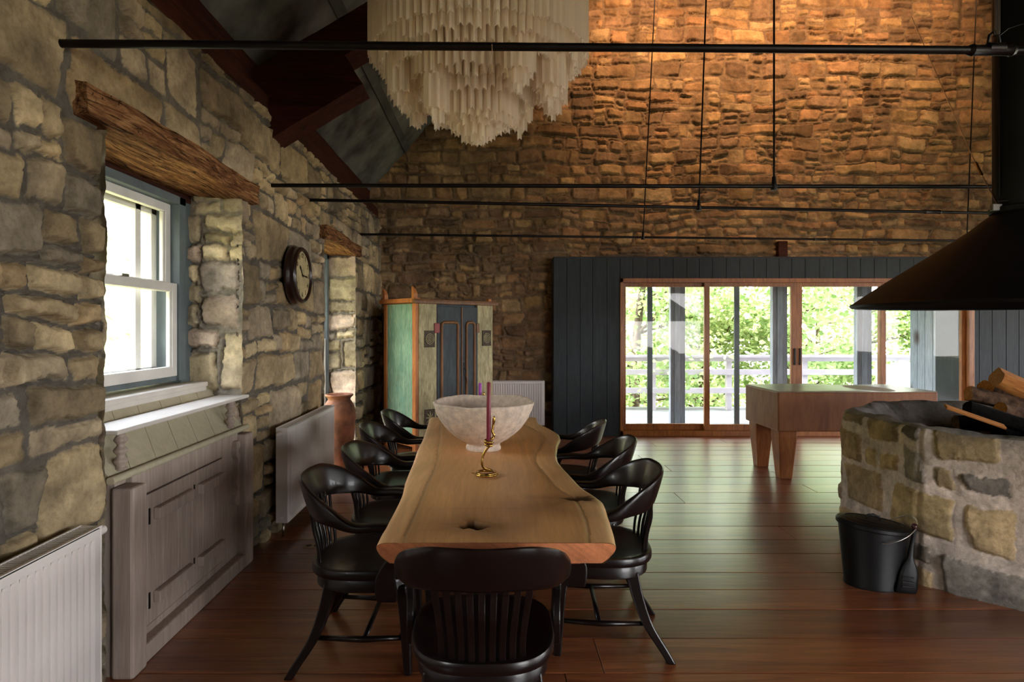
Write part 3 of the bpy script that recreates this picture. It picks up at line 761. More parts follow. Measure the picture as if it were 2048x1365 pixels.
s = MB(); s.box((-2.06, 2.455, 1.128), (-1.80, 3.80, 1.158)); s.box((-1.83, 2.455, 1.10), (-1.805, 3.79, 1.13))
tag(s.build('trim_2', M['sill'], bevel=.006), 'deep white sill board of the near window', 'window sill', kind='structure')

# ------------------------------------------------------------------ RADIATORS
def radiator(L, h, label, cat='radiator', depth=.085, valve=1, grille=True):
    """local: length along +Y, front towards +X, bottom z=0, back at x=0"""
    r = thing('radiator', label, cat, group=None)
    pitch = .0333; n = int((L-.06)/pitch); off = (L-n*pitch)/2
    prof = []; y = off
    prof.append((0, 0)); 
    pts = [(0.0, -.004), (off*.6, 0)]
    for k in range(n):
        b = off+k*pitch
        pts += [(b+.003, 0), (b+.006, -.016), (b+.020, -.016), (b+.027, 0)]
    pts += [(L-off*.5, 0), (L, -.004)]
    m = MB(); z0, z1 = .0, h
    rows = [(0, 1), (.035, 1), (.05, 0), (h-.05, 0), (h-.035, 1), (h, 1)]
    vs = []; fs = []
    for z, flat in rows:
        for (yy, dx) in pts: vs.append((depth+(0 if flat and yy not in (0, L) else dx), yy, z))
    k = len(pts)
    for j in range(len(rows)-1):
        for i in range(k-1): fs.append((j*k+i, j*k+i+1, (j+1)*k+i+1, (j+1)*k+i))
    m.add(vs, fs); m.build('front_panel', M['rad'], r, smooth=True, auto=25)
    MB().box((.005, .01, .01), (.02, L-.01, h-.01)).build('rear_panel', M['rad'], r)
    f = MB(); yy = .03
    while yy < L-.03: f.box((.022, yy, .04), (depth-.012, yy+.002, h-.03)); yy += .0333
    f.box((.02, .02, h-.03), (depth-.012, L-.02, h-.022))  # added dark sheet, painting the shade seen through the grille slots
    f.build('fins_and_shade_sheet', M['rad_dark'], r)
    for a in (-.001, L-.006):
        MB().box((.0, a, .0), (depth-.001, a+.007, h+.003)).build('side_panel', M['rad'], r, bevel=.002)
    g = MB(); g.box((.0, .0, h-.004), (.008, L, h+.004)); g.box((depth-.012, 0, h-.004), (depth, L, h+.004))
    yy = .01
    while yy < L-.01: g.box((.008, yy, h-.003), (depth-.012, yy+.006, h+.002)); yy += .0165
    g.build('top_grille', M['rad'], r)
    for z in (.035, h-.035):
        MB().lathe([(.012,0),(.012,.004),(.007,.005),(.007,.003),(.0,.003)], 16, (0,0,0), M=Matrix.Translation((depth*.5, -.001, z)) @ Matrix.Rotation(math.pi/2, 4, 'X')).build('plug', M['rad'], r, smooth=True, auto=40)
    vy = L if valve > 0 else 0
    s = 1 if valve > 0 else -1
    MB().tube([(depth*.5, vy, h-.035), (depth*.5, vy+s*.018, h-.035), (depth*.5, vy+s*.019, h-.035), (depth*.5, vy+s*.022, h-.035), (depth*.5, vy+s*.07, h-.035), (depth*.5, vy+s*.075, h-.035)], [.008,.008,.016,.019,.017,.012], 16).build('thermostat_valve', M['rad'], r, smooth=True, auto=40)
    MB().tube([(depth*.5, vy-s*.03, 0), (depth*.5, vy-s*.03, -.11)], .008, 10).build('supply_pipe', M['steel'], r, smooth=True)
    for q in (.15, L-.15): MB().box((-.02, q, .05), (.006, q+.03, h-.08)).build('bracket', M['rad_dark'], r)
    return r
R1 = radiator(1.4, .65, 'white ribbed radiator nearest the camera, left of the cupboard'); R1.location = (XW+.035, .86, .10)
R2 = radiator(1.26, .675, 'white ribbed radiator under the wall clock, beside the cupboard', valve=-1); R2.location = (XW+.048, 4.27, .105)
R3 = radiator(.95, .62, 'white ribbed radiator on the far stone wall, right of the painted wardrobe', valve=-1); R3.location = (.73, 8.49, .125); R3.rotation_euler = (0, 0, math.pi/2)
R3.rotation_euler = (0, 0, math.pi/2)
# radiator local +X must face -Y: rotate -90deg => length runs to +X... mirrored placement
R3.rotation_euler = (0, 0, -math.pi/2); R3.location = (-.22, 8.49, .125)

# ------------------------------------------------------------------ CLOCK
def clock():
    r = thing('wall_clock', 'round dark wood wall clock with a yellowed dial on the left stone wall', 'clock', (XW+.012, 4.765, 1.912))
    R = Matrix.Rotation(math.pi/2, 4, 'Y')
    prof = [(.236,0),(.240,.008),(.236,.022),(.226,.040),(.222,.052),(.226,.062),(.222,.074),(.212,.084),(.200,.086),(.192,.080),(.188,.070),(.0,.070)]
    MB().lathe(prof[:-1], 64, M=R, caps=False).build('case', M['clock_frame'], r, smooth=True, auto=50)
    MB().lathe([(.23,.0),(.0,.001)], 48, M=R).build('back', M['clock_frame'], r)
    MB().lathe([(.190,.066),(.0,.067)], 64, M=R, caps=False).build('dial', M['dial'], r)
    MB().lathe([(.190,.074),(.12,.080),(.0,.084)], 64, M=R, caps=False).build('glass', M['clock_glass'], r, smooth=True)
    # numerals, drawn as text turned into a mesh (dial seen from +X : right is -Y... +Y is to the right from the room)
    vs = []; fs = []
    for k, ch, dx in [(k, str(k), 0) for k in range(1, 10)]+[(k, c_, (-.013, .013)[i_]) for k in (10, 11, 12) for i_, c_ in enumerate(str(k))]:
        cu = bpy.data.curves.new('n', 'FONT'); cu.body = ch; cu.size = .052; cu.align_x = 'CENTER'; cu.align_y = 'CENTER'; cu.extrude = .0008
        to = bpy.data.objects.new('n', cu); COL.objects.link(to)
        bpy.context.view_layer.update()
        me = to.evaluated_get(bpy.context.evaluated_depsgraph_get()).to_mesh()
        a = math.pi/2-k*math.pi/6
        off = 0; vs = []; fs = []
        for v in me.vertices:
            x = v.co.x+dx+.155*math.cos(a); y = v.co.y+.155*math.sin(a)
            vs.append((.069+v.co.z, x, y))
        for p in me.polygons: fs.append([i+off for i in p.vertices])
        to.to_mesh_clear(); bpy.data.objects.remove(to); bpy.data.curves.remove(cu)
        MB().add(vs, fs).build('numeral', M['numeral'], r)
    def hand(deg, L, w, nm):
        a = math.radians(90-deg); R2 = Matrix.Rotation(a, 4, 'X')
        m = MB(); pts = [(-.02, -w*.6), (L*.6, -w), (L*.72, -w*2), (L*.85, -w), (L, 0), (L*.85, w), (L*.72, w*2), (L*.6, w), (-.02, w*.6)]
        A = [R2 @ Vector((.071, p[0], p[1])) for p in pts]; B = [R2 @ Vector((.0725, p[0], p[1])) for p in pts]
        m.loft([A, B]).build(nm, M['matte_black'], r)
    hand(93, .135, .005, 'minute_hand'); hand(318, .10, .006, 'hour_hand')
    MB().lathe([(.008,.07),(.008,.076),(0,.077)], 14, M=R).build('hub', M['matte_black'], r, smooth=True, auto=40)
clock()

# ------------------------------------------------------------------ BLUE BOARDED WALL + SLIDING DOOR
YB = 8.26
DX0, DX1, DZ = 1.755, 6.63, 2.175
def boarded():
    m = MB(); R = random.Random(9)
    x = .84
    while x < XR:
        w = R.uniform(.17, .20); x1 = min(x+w, XR)
        if x1 > DX0-.02 and x < DX1+.02:
            if x < DX0: m.box((x+.002, YB, 0), (DX0, YB+.022, 2.45))
            if x1 > DX1: m.box((DX1, YB, 0), (x1-.002, YB+.022, 2.45))
            a, b = max(x, DX0), min(x1, DX1)
            if b-a > .01: m.box((a+.0015, YB, DZ), (b-.0015, YB+.022, 2.45))
        else: m.box((x+.002, YB, 0), (x1-.002, YB+.022, 2.45))
        x = x1
    for k in range(2): m.box((.84, YB+.024+k*.13, 0), (.862, YB+.152+k*.13, 2.45))
    o = m.build('wall_boarded', M['boarding'], bevel=.003, segs=1)
    tag(o, 'dark slate blue vertical board partition framing the glass doors', 'wall', kind='structure')
    MB().box((.845, YB+.01, 2.4501), (XR, YW+.01, 2.475)).build('top_ledge', M['boarding'], o)
    c = MB(); c.box((.87, YB+.024, 0), (DX0, YB+.034, 2.44)); c.box((DX1, YB+.024, 0), (XR, YB+.034, 2.44)); c.box((DX0, YB+.024, DZ), (DX1, YB+.034, 2.44))
    # reveal linings
    c.box((DX0-.03, YB+.034, 0), (DX0, YW+.42, 2.2)); c.box((DX1, YB+.034, 0), (DX1+.03, YW+.42, 2.2)); c.box((DX0-.03, YB+.034, DZ), (DX1+.03, YW+.42, DZ+.03))
    c.build('lining', M['boarding'], o)
boarded()
def slider():
    r = thing('door_1', 'four-panel sliding glass door in an orange wood frame', 'sliding door', ((DX0+DX1)/2, YB, 0), kind='structure')
    W = (DX1-DX0)/2; y0, y1 = -.012, .14
    f = MB(); f.box((-W, y0, 0), (-W+.045, y1, DZ)); f.box((W-.075, y0, 0), (W, y1, DZ)); f.box((-W, y0, DZ-.06), (W, y1, DZ)); f.box((-W, y0, 0), (W, y1, .075))
    f.build('frame', M['door_wood'], r, bevel=.004)
    edges = [-W+.045, -W+1.205, 0, W-1.235, W-.075]
    yy = [.085, .03, .03, .085]
    for k in range(4):
        a, b = edges[k]-(.0 if k in (0,) else .0), edges[k+1]
        if k == 0: b += .05
        if k == 3: a -= .03
        if k == 1: a -= .04
        if k == 2: b += .03
        y = yy[k]; st = .075 if k in (1, 2) else .05
        p = MB(); p.box((a, y-.022, .075), (a+st, y+.022, DZ-.06)); p.box((b-st, y-.022, .075), (b, y+.022, DZ-.06))
        p.box((a+st, y-.022, .075), (b-st, y+.022, .075+.085)); p.box((a+st, y-.022, DZ-.06-.055), (b-st, y+.022, DZ-.06))
        q = p.build('sliding_panel' if k in (1, 2) else 'fixed_panel', M['door_wood'], r, bevel=.004)
        MB().box((a+st, y-.004, .16), (b-st, y+.004, DZ-.115)).build('glass', M['glass'], q)
        if k in (1, 2):
            xx = b-.037 if k == 1 else a+.037
            h = MB(); h.box((xx-.012, y-.05, .98), (xx+.012, y-.038, 1.21)); h.box((xx-.008, y-.04, .985), (xx+.008, y-.02, 1.0)); h.box((xx-.008, y-.04, 1.19), (xx+.008, y-.02, 1.205))
            h.build('handle', M['iron'], q, bevel=.003)
    # slim dark uprights of the outer screens
    for X in (2.21, 3.43, 5.45):
        xx = X-(DX0+DX1)/2
        MB().box((xx-.035, .155, .02), (xx+.035, .185, DZ-.03)).build('screen_stile', M['blue_paint'], r, bevel=.003)
slider()

# ------------------------------------------------------------------ DINING TABLE
def interp_edge(pts):
    P = sorted([(.74*F/(y-CY), (x-CX)/F*(.74*F/(y-CY))) for x, y in pts])
    Y = np.array([p[0] for p in P]); X = np.array([p[1] for p in P]); return Y, X
def z4(x, y): return (560+x/2.219, 750+y/2.219)
LE = [z4(*p) for p in ((428,748),(448,705),(470,670),(490,632),(513,590),(532,552),(545,520),(555,475),(572,430),(590,390),(610,330),(635,280),(652,230),(664,192))]
RE = [z4(*p) for p in ((1492,746),(1478,705),(1462,665),(1450,620),(1446,585),(1438,558),(1405,533),(1355,505),(1318,478),(1290,450),(1262,415),(1238,380),(1224,345),(1228,315),(1250,282),(1240,262),(1185,232),(1150,215))]
def table():
    r = thing('dining_table', 'long live-edge wood slab dining table running down the room', 'table', (0, 0, 0))
    Yl, Xl = interp_edge(LE); Yr, Xr = interp_edge(RE)
    ya = 888/(1086.5-655); yb = 4.93
    n = 420; k = 150
    t = np.linspace(ya, yb, n); s = np.linspace(0, 1, k)
    xl = np.interp(t, Yl, Xl); xr = np.interp(t, Yr, Xr)
    def sm(a):
        kk = np.array([1,2,3,4,3,2,1.]); kk /= kk.sum(); return np.convolve(np.pad(a, 3, 'edge'), kk, 'valid')
    xl, xr = sm(sm(xl)), sm(sm(xr))
    xr = xr+.006*np.sin(t*9)
    T, Sx = np.meshgrid(t, s, indexing='ij')
    X = xl[:, None]*(1-Sx)+xr[:, None]*Sx
    de = np.minimum(X-xl[:, None], xr[:, None]-X)                # distance from the live edge
    Z = np.full_like(X, .76)
    Z -= .012*np.exp(-de/.010)                                   # softened arris
    # inner boundary sapwood / heartwood wanders
    wl = .105+.03*fbm(T*1.3, T*0+1, 3, 2)+.015*np.sin(T*2.1); wr = .10+.05*fbm(T*1.1, T*0+7, 4, 2)+.03*np.exp(-((T-3.3)/.35)**2)
    dl = (X-xl[:, None])-wl; dr = (xr[:, None]-X)-wr
    di = np.minimum(dl, dr)+fbm(X*30, T*2, 7, 2)*.006
    sap = np.array(lin('e6b57c')); heart = np.array(lin('dea76c')); dark = np.array(lin('6f5834')); 
    f = 1/(1+np.exp(-di/.006))[..., None]
    c = sap*(1-f)+heart*f
    line = (np.exp(-(np.clip(di, 0, 1)/.028)**1.0)*(di > -.003))[..., None]
    side = (.35+.65*np.clip(.5+fbm(T*1.7, X*0+3, 12, 2)*1.2, 0, 1))[..., None]
    c = c*(1-line*.55*side)+dark*line*.55*side
    Z -= .004*np.exp(-((di-.0)/.012)**2)
    grain = fbm(X*55+fbm(X*3, T*1.5, 31, 3)*5, T*1.6, 33, 4)[..., None]
    c = c*(1+.16*grain)*(1+.10*fbm(X*4, T*2, 35, 3)[..., None])
    big = np.clip(fbm(X*2.4+5, T*1.4, 51, 3)*1.7, 0, 1)[..., None]
    c = c*(1-.35*big)+np.array(lin('a3713c'))*.35*big
    def knot(xp, yp, rx, ry, depth, dk, halo):
        nonlocal Z, c
        d0 = .74*F/(yp-CY); x0 = (xp-CX)/F*d0
        ang = fbm(np.arctan2(T-d0, X-x0)*1.6+9, X*0+xp, 5, 3)*.5
        rr = np.sqrt(((X-x0)/rx)**2+((T-d0)/ry)**2)*(1+ang)
        Z -= depth/(1+np.exp((rr-1)*9))
        w = (1/(1+np.exp((rr-1.05)*9)))[..., None]; h2 = np.exp(-(rr/2.6)**2)[..., None]*halo
        c = c*(1-h2)+np.array(lin('6a4826'))*h2; c = c*(1-w*dk)+np.array(lin('1d110b'))*w*dk
    knot(1085, 1015, .10, .06, .0, .12, .45)
    knot(1150, 862, .05, .09, .002, .35, .35); knot(903, 1045, .10, .08, 0, .05, .35); knot(985, 1062, .04, .06, 0, .1, .4)
    knot(1155, 997, .055, .032, .006, .85, .65); knot(946, 1050, .044, .036, .026, 1.0, .7)
    W = NPM()
    W.add(np.stack([X, T, Z], -1), grid_faces(k, n)[:, ::-1], np.clip(c, 0, 1))
    # underside and rounded live edges, sawn ends
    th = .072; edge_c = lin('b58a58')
    for side, xe, sg in ((0, xl, -1), (1, xr, 1)):
        zz = np.linspace(0, 1, 12)
        A, Bz = np.meshgrid(t, zz, indexing='ij')
        bul = np.sin(Bz*math.pi*.6)*.008-(Bz**1.6)*.055+fbm(A*9, Bz*2+side*5, 61, 3)*.006*Bz
        Xe = xe[:, None]+sg*bul; Ze = .76-.012-Bz*(th-.012)
        q = grid_faces(12, n);
        if sg < 0: q = q[:, ::-1]
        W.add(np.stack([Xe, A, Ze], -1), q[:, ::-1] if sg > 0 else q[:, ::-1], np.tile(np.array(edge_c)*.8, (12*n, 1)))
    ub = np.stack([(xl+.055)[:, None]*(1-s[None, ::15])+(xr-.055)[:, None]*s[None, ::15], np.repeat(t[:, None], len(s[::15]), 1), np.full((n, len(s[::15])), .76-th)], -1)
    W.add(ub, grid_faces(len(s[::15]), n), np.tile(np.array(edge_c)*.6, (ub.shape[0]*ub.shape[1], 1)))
    for yy, i, sg in ((ya, 0, -1), (yb, -1, 1)):
        zz = np.linspace(0, 1, 14); Sg, Bz = np.meshgrid(np.linspace(0, 1, 160), zz, indexing='ij')
        bul = np.sin(Bz*math.pi*.6)*.008-(Bz**1.6)*.055
        Xe = (xl[i]-bul)*(1-Sg)+(xr[i]+bul)*Sg; 
        Ze = .759-Bz*(th-.001)-.012*np.exp(-np.minimum(Sg, 1-Sg)*(xr[i]-xl[i])/.010)*(1-Bz)
        Ye = yy+sg*(.001)+Bz*.006
        saw = fbm((Xe+Ze*1.4)*90, Ze*9, 71, 2)[..., None]; cc = np.array(lin('cc8258'))*(1+.28*saw)*(1+.25*fbm(Xe*5, Ze*20, 72, 3)[..., None])
        q = grid_faces(14, 160)
        W.add(np.stack([Xe, Ye+0*Xe, Ze], -1), q if sg < 0 else q[:, ::-1], np.clip(cc, 0, 1))
    m, nt, b, o = newmat('live_edge_slab'); setp(b, .38, 0, .45)
    at = N(nt, 'ShaderNodeAttribute', attribute_name='Col'); v = coords(nt, (60, 4, 60))
    nn = noise(nt, v, 1.5, 5, .6, .5)
    nt.links.new(mixc(nt, at.outputs['Color'], ramp(nt, nn, [(.3, (.85,.82,.78)), (.65, (1.06,1.06,1.06))]), .8, 'MULTIPLY'), b.inputs['Base Color'])
    nt.links.new(ramp(nt, at.outputs['Color'], [(.02, (.0,.0,.0)), (.2, (.45,.45,.45))]), b.inputs['Specular IOR Level'])
    nt.links.new(ramp(nt, at.outputs['Color'], [(.02, (1,1,1)), (.2, (.38,.38,.38))]), b.inputs['Roughness']); bump(nt, b, nn, .08, .002)
    W.build('tabletop', m, parent=r, auto=60)
    for yy in (3.05, 4.35):
        xm = (np.interp(yy, t, xl)+np.interp(yy, t, xr))/2
        l = MB(); l.box((xm-.10, yy-.04, 0.04), (xm+.10, yy+.04, .685)); l.box((xm-.22, yy-.05, 0), (xm+.22, yy+.05, .045)); l.box((xm-.22, yy-.05, .65), (xm+.22, yy+.05, .687))
        l.build('trestle_leg', M['black_wood'], r, bevel=.006)
table()

# ------------------------------------------------------------------ CHAIRS
def make_chair():
    r = thing('captains_chair', '', 'chair')
    bw = M['black_wood']
    # bow rail: back crest flowing into arms. (x, y, z, half height, half thickness, lean)
    K = [(-.235,.235,.655,.013,.026,0),(-.272,.17,.660,.015,.033,0),(-.292,.07,.665,.017,.030,0),(-.298,-.03,.664,.020,.026,.1),(-.288,-.12,.702,.042,.018,.2),
         (-.245,-.205,.742,.062,.014,.25),(-.165,-.262,.765,.072,.0125,.28),(-.08,-.285,.770,.073,.012,.3),(0,-.292,.770,.073,.012,.3)]
    K = [(a*.935, b, c-(.010 if d > .05 else .004), d*(1.09 if d > .05 else 1), e, f) for a,b,c,d,e,f in K]
    K = K+[(-a,b,c,d,e,f) for a,b,c,d,e,f in K[-2::-1]]
    P = catmull([k[:3] for k in K], 6); Q = catmull([k[3:] for k in K], 6)
    secs = []
    for i, (p, q) in enumerate(zip(P, Q)):
        d = (P[min(i+1, len(P)-1)]-P[max(i-1, 0)]); d.z = 0; d.normalize()
        nrm = Vector((d.y, -d.x, 0))
        # outward = away from centre
        if nrm.dot(Vector((p.x, p.y+.02, 0))) < 0: nrm = -nrm
        up = (Vector((0,0,1))+nrm*q.z).normalized(); side = nrm
        sec = []
        for k in range(16):
            a = 2*math.pi*k/16; c, s_ = math.cos(a), math.sin(a); e = .55
            sec.append(p+side*(math.copysign(abs(c)**e, c)*q.y)+up*(math.copysign(abs(s_)**e, s_)*q.x))
        secs.append(sec)
    # rounded arm ends
    def shrink(sec, k, off):
        cc = sum(sec, Vector())/len(sec); return [cc+(v-cc)*k+off for v in sec]
    d0 = (P[0]-P[1]).normalized(); d1 = (P[-1]-P[-2]).normalized()
    secs = [shrink(secs[0], .35, d0*.022), shrink(secs[0], .8, d0*.014)]+secs+[shrink(secs[-1], .8, d1*.014), shrink(secs[-1], .35, d1*.022)]
    MB().loft(secs).build('arm_rail', bw, r, smooth=True, auto=45)
    # seat
    def outline(k, a):
        # squarish at the front, rounder at back
        w, dp = .245, .235 if math.sin(a) > 0 else .262
        c, s_ = math.cos(a), math.sin(a)
        e = .62 if s_ > 0 else .72
        return Vector((math.copysign(abs(c)**e, c)*w*k*(1 if s_ > 0 else 1), math.copysign(abs(s_)**e, s_)*dp*k, 0))
    n = 48; prof = [(0,.437),(.25,.437),(.5,.440),(.70,.448),(.85,.456),(.95,.460),(.985,.458),(1.0,.450),(1.0,.428),(.985,.420),(.94,.418),(.0,.418)]
    sc = []
    for (k, z) in prof:
        ring = []
        for i in range(n):
            a = 2*math.pi*i/n; o = outline(max(k, .001), a)
            zz = z
            if z > .43 and .1 < k < .9: zz += .010*max(0, math.sin(a))*(1-abs(math.cos(a)))*k   # saddle swell at the front
            ring.append(o+Vector((0,0,zz)))
        sc.append(ring)
    MB().loft(sc, caps=True).build('seat', bw, r, smooth=True, auto=50)
    sc = []
    for (k, z) in ((.90,.417),(.92,.41),(.92,.365),(.90,.36),(.5,.36)):
        sc.append([outline(k, 2*math.pi*i/n)+Vector((0,0,z)) for i in range(n)])
    MB().loft(sc).build('apron', bw, r, smooth=True, auto=40)
    # slats
    for k in range(9):
        u = (k-4)/4
        xt = u*.150; xb = u*.128
        def by(x): return -.247+.035*(x/.128)**2*1.0
        pts = [Vector((xb, by(xb)+.004, .452)), Vector((xb*1.01, by(xb)-.002, .52)), Vector((xb+(xt-xb)*.45, by(xb)-.020, .60)), Vector((xt*.985, -.262+.02*u*u, .67)), Vector((xt, -.270+.022*u*u, .715))]
        pp = catmull(pts, 3); secs = []
        for p in pp:
            secs.append([p+Vector((-.0105,-.005,0)), p+Vector((.0105,-.005,0)), p+Vector((.0105,.005,0)), p+Vector((-.0105,.005,0))])
        MB().loft(secs).build('slat', bw, r, bevel=.002, segs=1)
    # arm supports, scrolling down the side of the seat
    for s in (-1, 1):
        pts = [(s*.262,.165,.645),(s*.276,.172,.60),(s*.276,.150,.54),(s*.269,.118,.49),(s*.266,.105,.44),(s*.266,.108,.38),(s*.266,.112,.345)]
        wd = [.038,.030,.028,.032,.042,.045,.040]
        pp = catmull(pts, 4); ww = catmull([(w,0,0) for w in wd], 4); secs = []
        for p, w in zip(pp, ww):
            secs.append([p+Vector((-.014,-w.x,0)), p+Vector((.014,-w.x,0)), p+Vector((.014,w.x,0)), p+Vector((-.014,w.x,0))])
        MB().loft(secs).build('arm_support', bw, r, bevel=.006)
    # legs
    for s in (-1, 1):
        for front in (1, 0):
            if front: pts = [(s*.175,.155,.385),(s*.185,.175,.28),(s*.190,.182,.15),(s*.197,.190,0)]; w = [.026,.025,.021,.017]
            else: pts = [(s*.165,-.150,.385),(s*.180,-.172,.28),(s*.200,-.215,.16),(s*.222,-.285,.05),(s*.230,-.315,0)]; w = [.027,.026,.023,.020,.019]
            pp = catmull(pts, 5); ww = catmull([(q,0,0) for q in w], 5); secs = []
            for p, q in zip(pp, ww):
                q = q.x; secs.append([p+Vector((-q,-q,0)), p+Vector((q,-q,0)), p+Vector((q,q,0)), p+Vector((-q,q,0))])
            MB().loft(secs).build('leg', bw, r, bevel=.006)
        MB().tube([(s*.190,.182,.155), (s*.197,0,.15), (s*.199,-.212,.158)], [.010,.0135,.010], 8).build('stretcher', bw, r, smooth=True)
    MB().tube([(-.196,0,.15), (.196,0,.15)], [.012,.012], 8).build('stretcher', bw, r, smooth=True)
    return r
chair0 = make_chair()
G = "black captain's chairs around the slab table"
chs = [((-.033, 2.11, 0), 0, 'black captain\'s chair at the near end of the table, its slatted back to the camera'),
       ((-.555, 2.79, 0), -90, 'black captain\'s chair on the left side of the table, nearest the camera'),
       ((-.525, 3.40, 0), -90, 'black captain\'s chair on the left side, second from the camera'),
       ((-.590, 4.13, 0), -88, 'black captain\'s chair on the left side, third from the camera'),
       ((-.565, 4.79, 0), -86, 'black captain\'s chair on the left side, farthest, in front of the painted wardrobe'),
       ((.500, 2.93, 0), 86, 'black captain\'s chair on the right side of the table, nearest the camera'),
       ((.545, 3.63, 0), 82, 'black captain\'s chair on the right side, second from the camera'),
       ((.495, 4.33, 0), 74, 'black captain\'s chair on the right side, farthest, with light on its inner back'),
       ((-.12, 5.44, 0), 180, 'black captain\'s chair at the far end of the table, mostly hidden behind the clay bowl')]
for i, (loc, rz, lab) in enumerate(chs):
    c = chair0 if i == 0 else copy_tree(chair0)
    c.location = loc; c.rotation_euler = (0, 0, math.radians(rz)); tag(c, lab, 'chair', G)

# ------------------------------------------------------------------ BOWL + CANDLES
def bowl():
    prof = [(.0,.006),(.09,.004),(.104,0),(.106,.012),(.100,.028),(.108,.042),(.15,.066),(.20,.105),(.245,.155),(.280,.21),(.300,.262),(.306,.285),(.300,.293),(.288,.290),(.275,.262),(.255,.21),(.215,.155),(.16,.105),(.09,.078),(0,.070)]
    pp = catmull([(a, 0, z) for a, z in prof], 6); n = 128
    vs = np.array([[(p.x*math.cos(2*math.pi*k/n), p.x*math.sin(2*math.pi*k/n), p.z) for k in range(n)] for p in pp])
    a = np.arctan2(vs[..., 1], vs[..., 0])
    lump = fbm(np.cos(a)*3+5, np.sin(a)*3+vs[..., 2]*9, 3, 4)
    r_ = 1+.016*lump*(vs[..., 2] > .02); vs[..., 0] *= r_; vs[..., 1] *= r_
    fine = fbm(a*22, vs[..., 2]*90, 8, 3)*.0035*(vs[..., 2] > .01)
    rr = np.hypot(vs[..., 0], vs[..., 1])+1e-6; vs[..., 0] *= 1+fine/rr; vs[..., 1] *= 1+fine/rr
    vs[..., 2] += (vs[..., 2]/.29)**3*fbm(np.cos(a)*2+2, np.sin(a)*2, 21, 3)*.016
    q = grid_faces(n, len(pp)); V = vs.reshape(-1, 3)
    wrap = [(i*n+n-1, i*n, (i+1)*n, (i+1)*n+n-1) for i in range(len(pp)-1)]
    o = npmesh('bowl', V, np.concatenate([q, np.array(wrap)]), M['bowl']); o.location = (-.055, 3.65, .7605)
    tag(o, 'large rough whitish clay bowl on the dining table', 'bowl')
bowl()
def holder(loc, label, cl, rz=0):
    r = thing('candle_holder', label, 'candle holder', loc, rz, group='brass snake candle holders')
    # snake body: flat coil on the table, rising S, coil around the candle, head up
    pts = [(-.072,.0,.012),(-.045,-.005,.010),(-.03,-.012,.009)]
    for k in range(0, 26):
        a = math.radians(200+k*20); R = .056-.0004*k; pts.append((R*math.cos(a)+.002, R*math.sin(a), .009+.0003*k))
    pts += [(.02,.035,.020),(-.012,.012,.035),(-.022,0,.065),(-.018,0,.095),(0,0,.130),(.020,0,.150)]
    for k in range(1, 22):
        a = math.radians(0-k*36); pts.append((.012+.018*math.cos(a), .018*math.sin(a), .150+.0016*k))
    pts += [(.034,-.004,.190),(.038,-.004,.205),(.030,-.004,.220),(.034,-.003,.245),(.036,-.003,.262)]
    pp = catmull(pts, 4); nn = len(pp)
    rad = [min(.0065, .002+.0065*i/40) for i in range(nn)]
    MB().tube(pp, rad, 10).build('snake_body', M['brass'], r, smooth=True, auto=60)
    MB().tube([(.036,-.003,.256),(.037,-.004,.268),(.038,-.006,.282),(.038,-.009,.292),(.038,-.011,.298)], [.006,.0105,.011,.008,.003], 12, flat=.7).build('snake_head', M['brass'], r, smooth=True)
    MB().lathe([(.0,.148),(.016,.148),(.0165,.158),(.0125,.158),(.0125,.152),(0,.152)], 20, (.012, 0, 0)).build('cup', M['brass'], r, smooth=True, auto=40)
    return r
def candle(loc, h, mat, label):
    o = MB().lathe([(0,0),(.0105,0),(.0112,.01),(.0110,h*.5),(.0108,h-.004),(.0085,h),(.004,h-.003),(0,h-.004)], 24).build('candle', mat, smooth=True, auto=40)
    o.location = loc; tag(o, label, 'candle')
    MB().tube([(0,0,h-.005),(.001,0,h+.004),(.003,0,h+.010)], .0012, 6).build('wick', M['string'], o)
    return o
holder((-.031, 2.99, .7602), 'brass snake-shaped candle holder in front of the bowl', None)
candle((-.019, 2.99, .9135), .312, M['candle'], 'tall burgundy taper candle in the front brass holder')
holder((-.097, 4.09, .7602), 'brass snake candle holder hidden behind the clay bowl', None)
candle((-.085, 4.09, .9135), .205, M['candle2'], 'shorter bright purple candle rising behind the bowl')

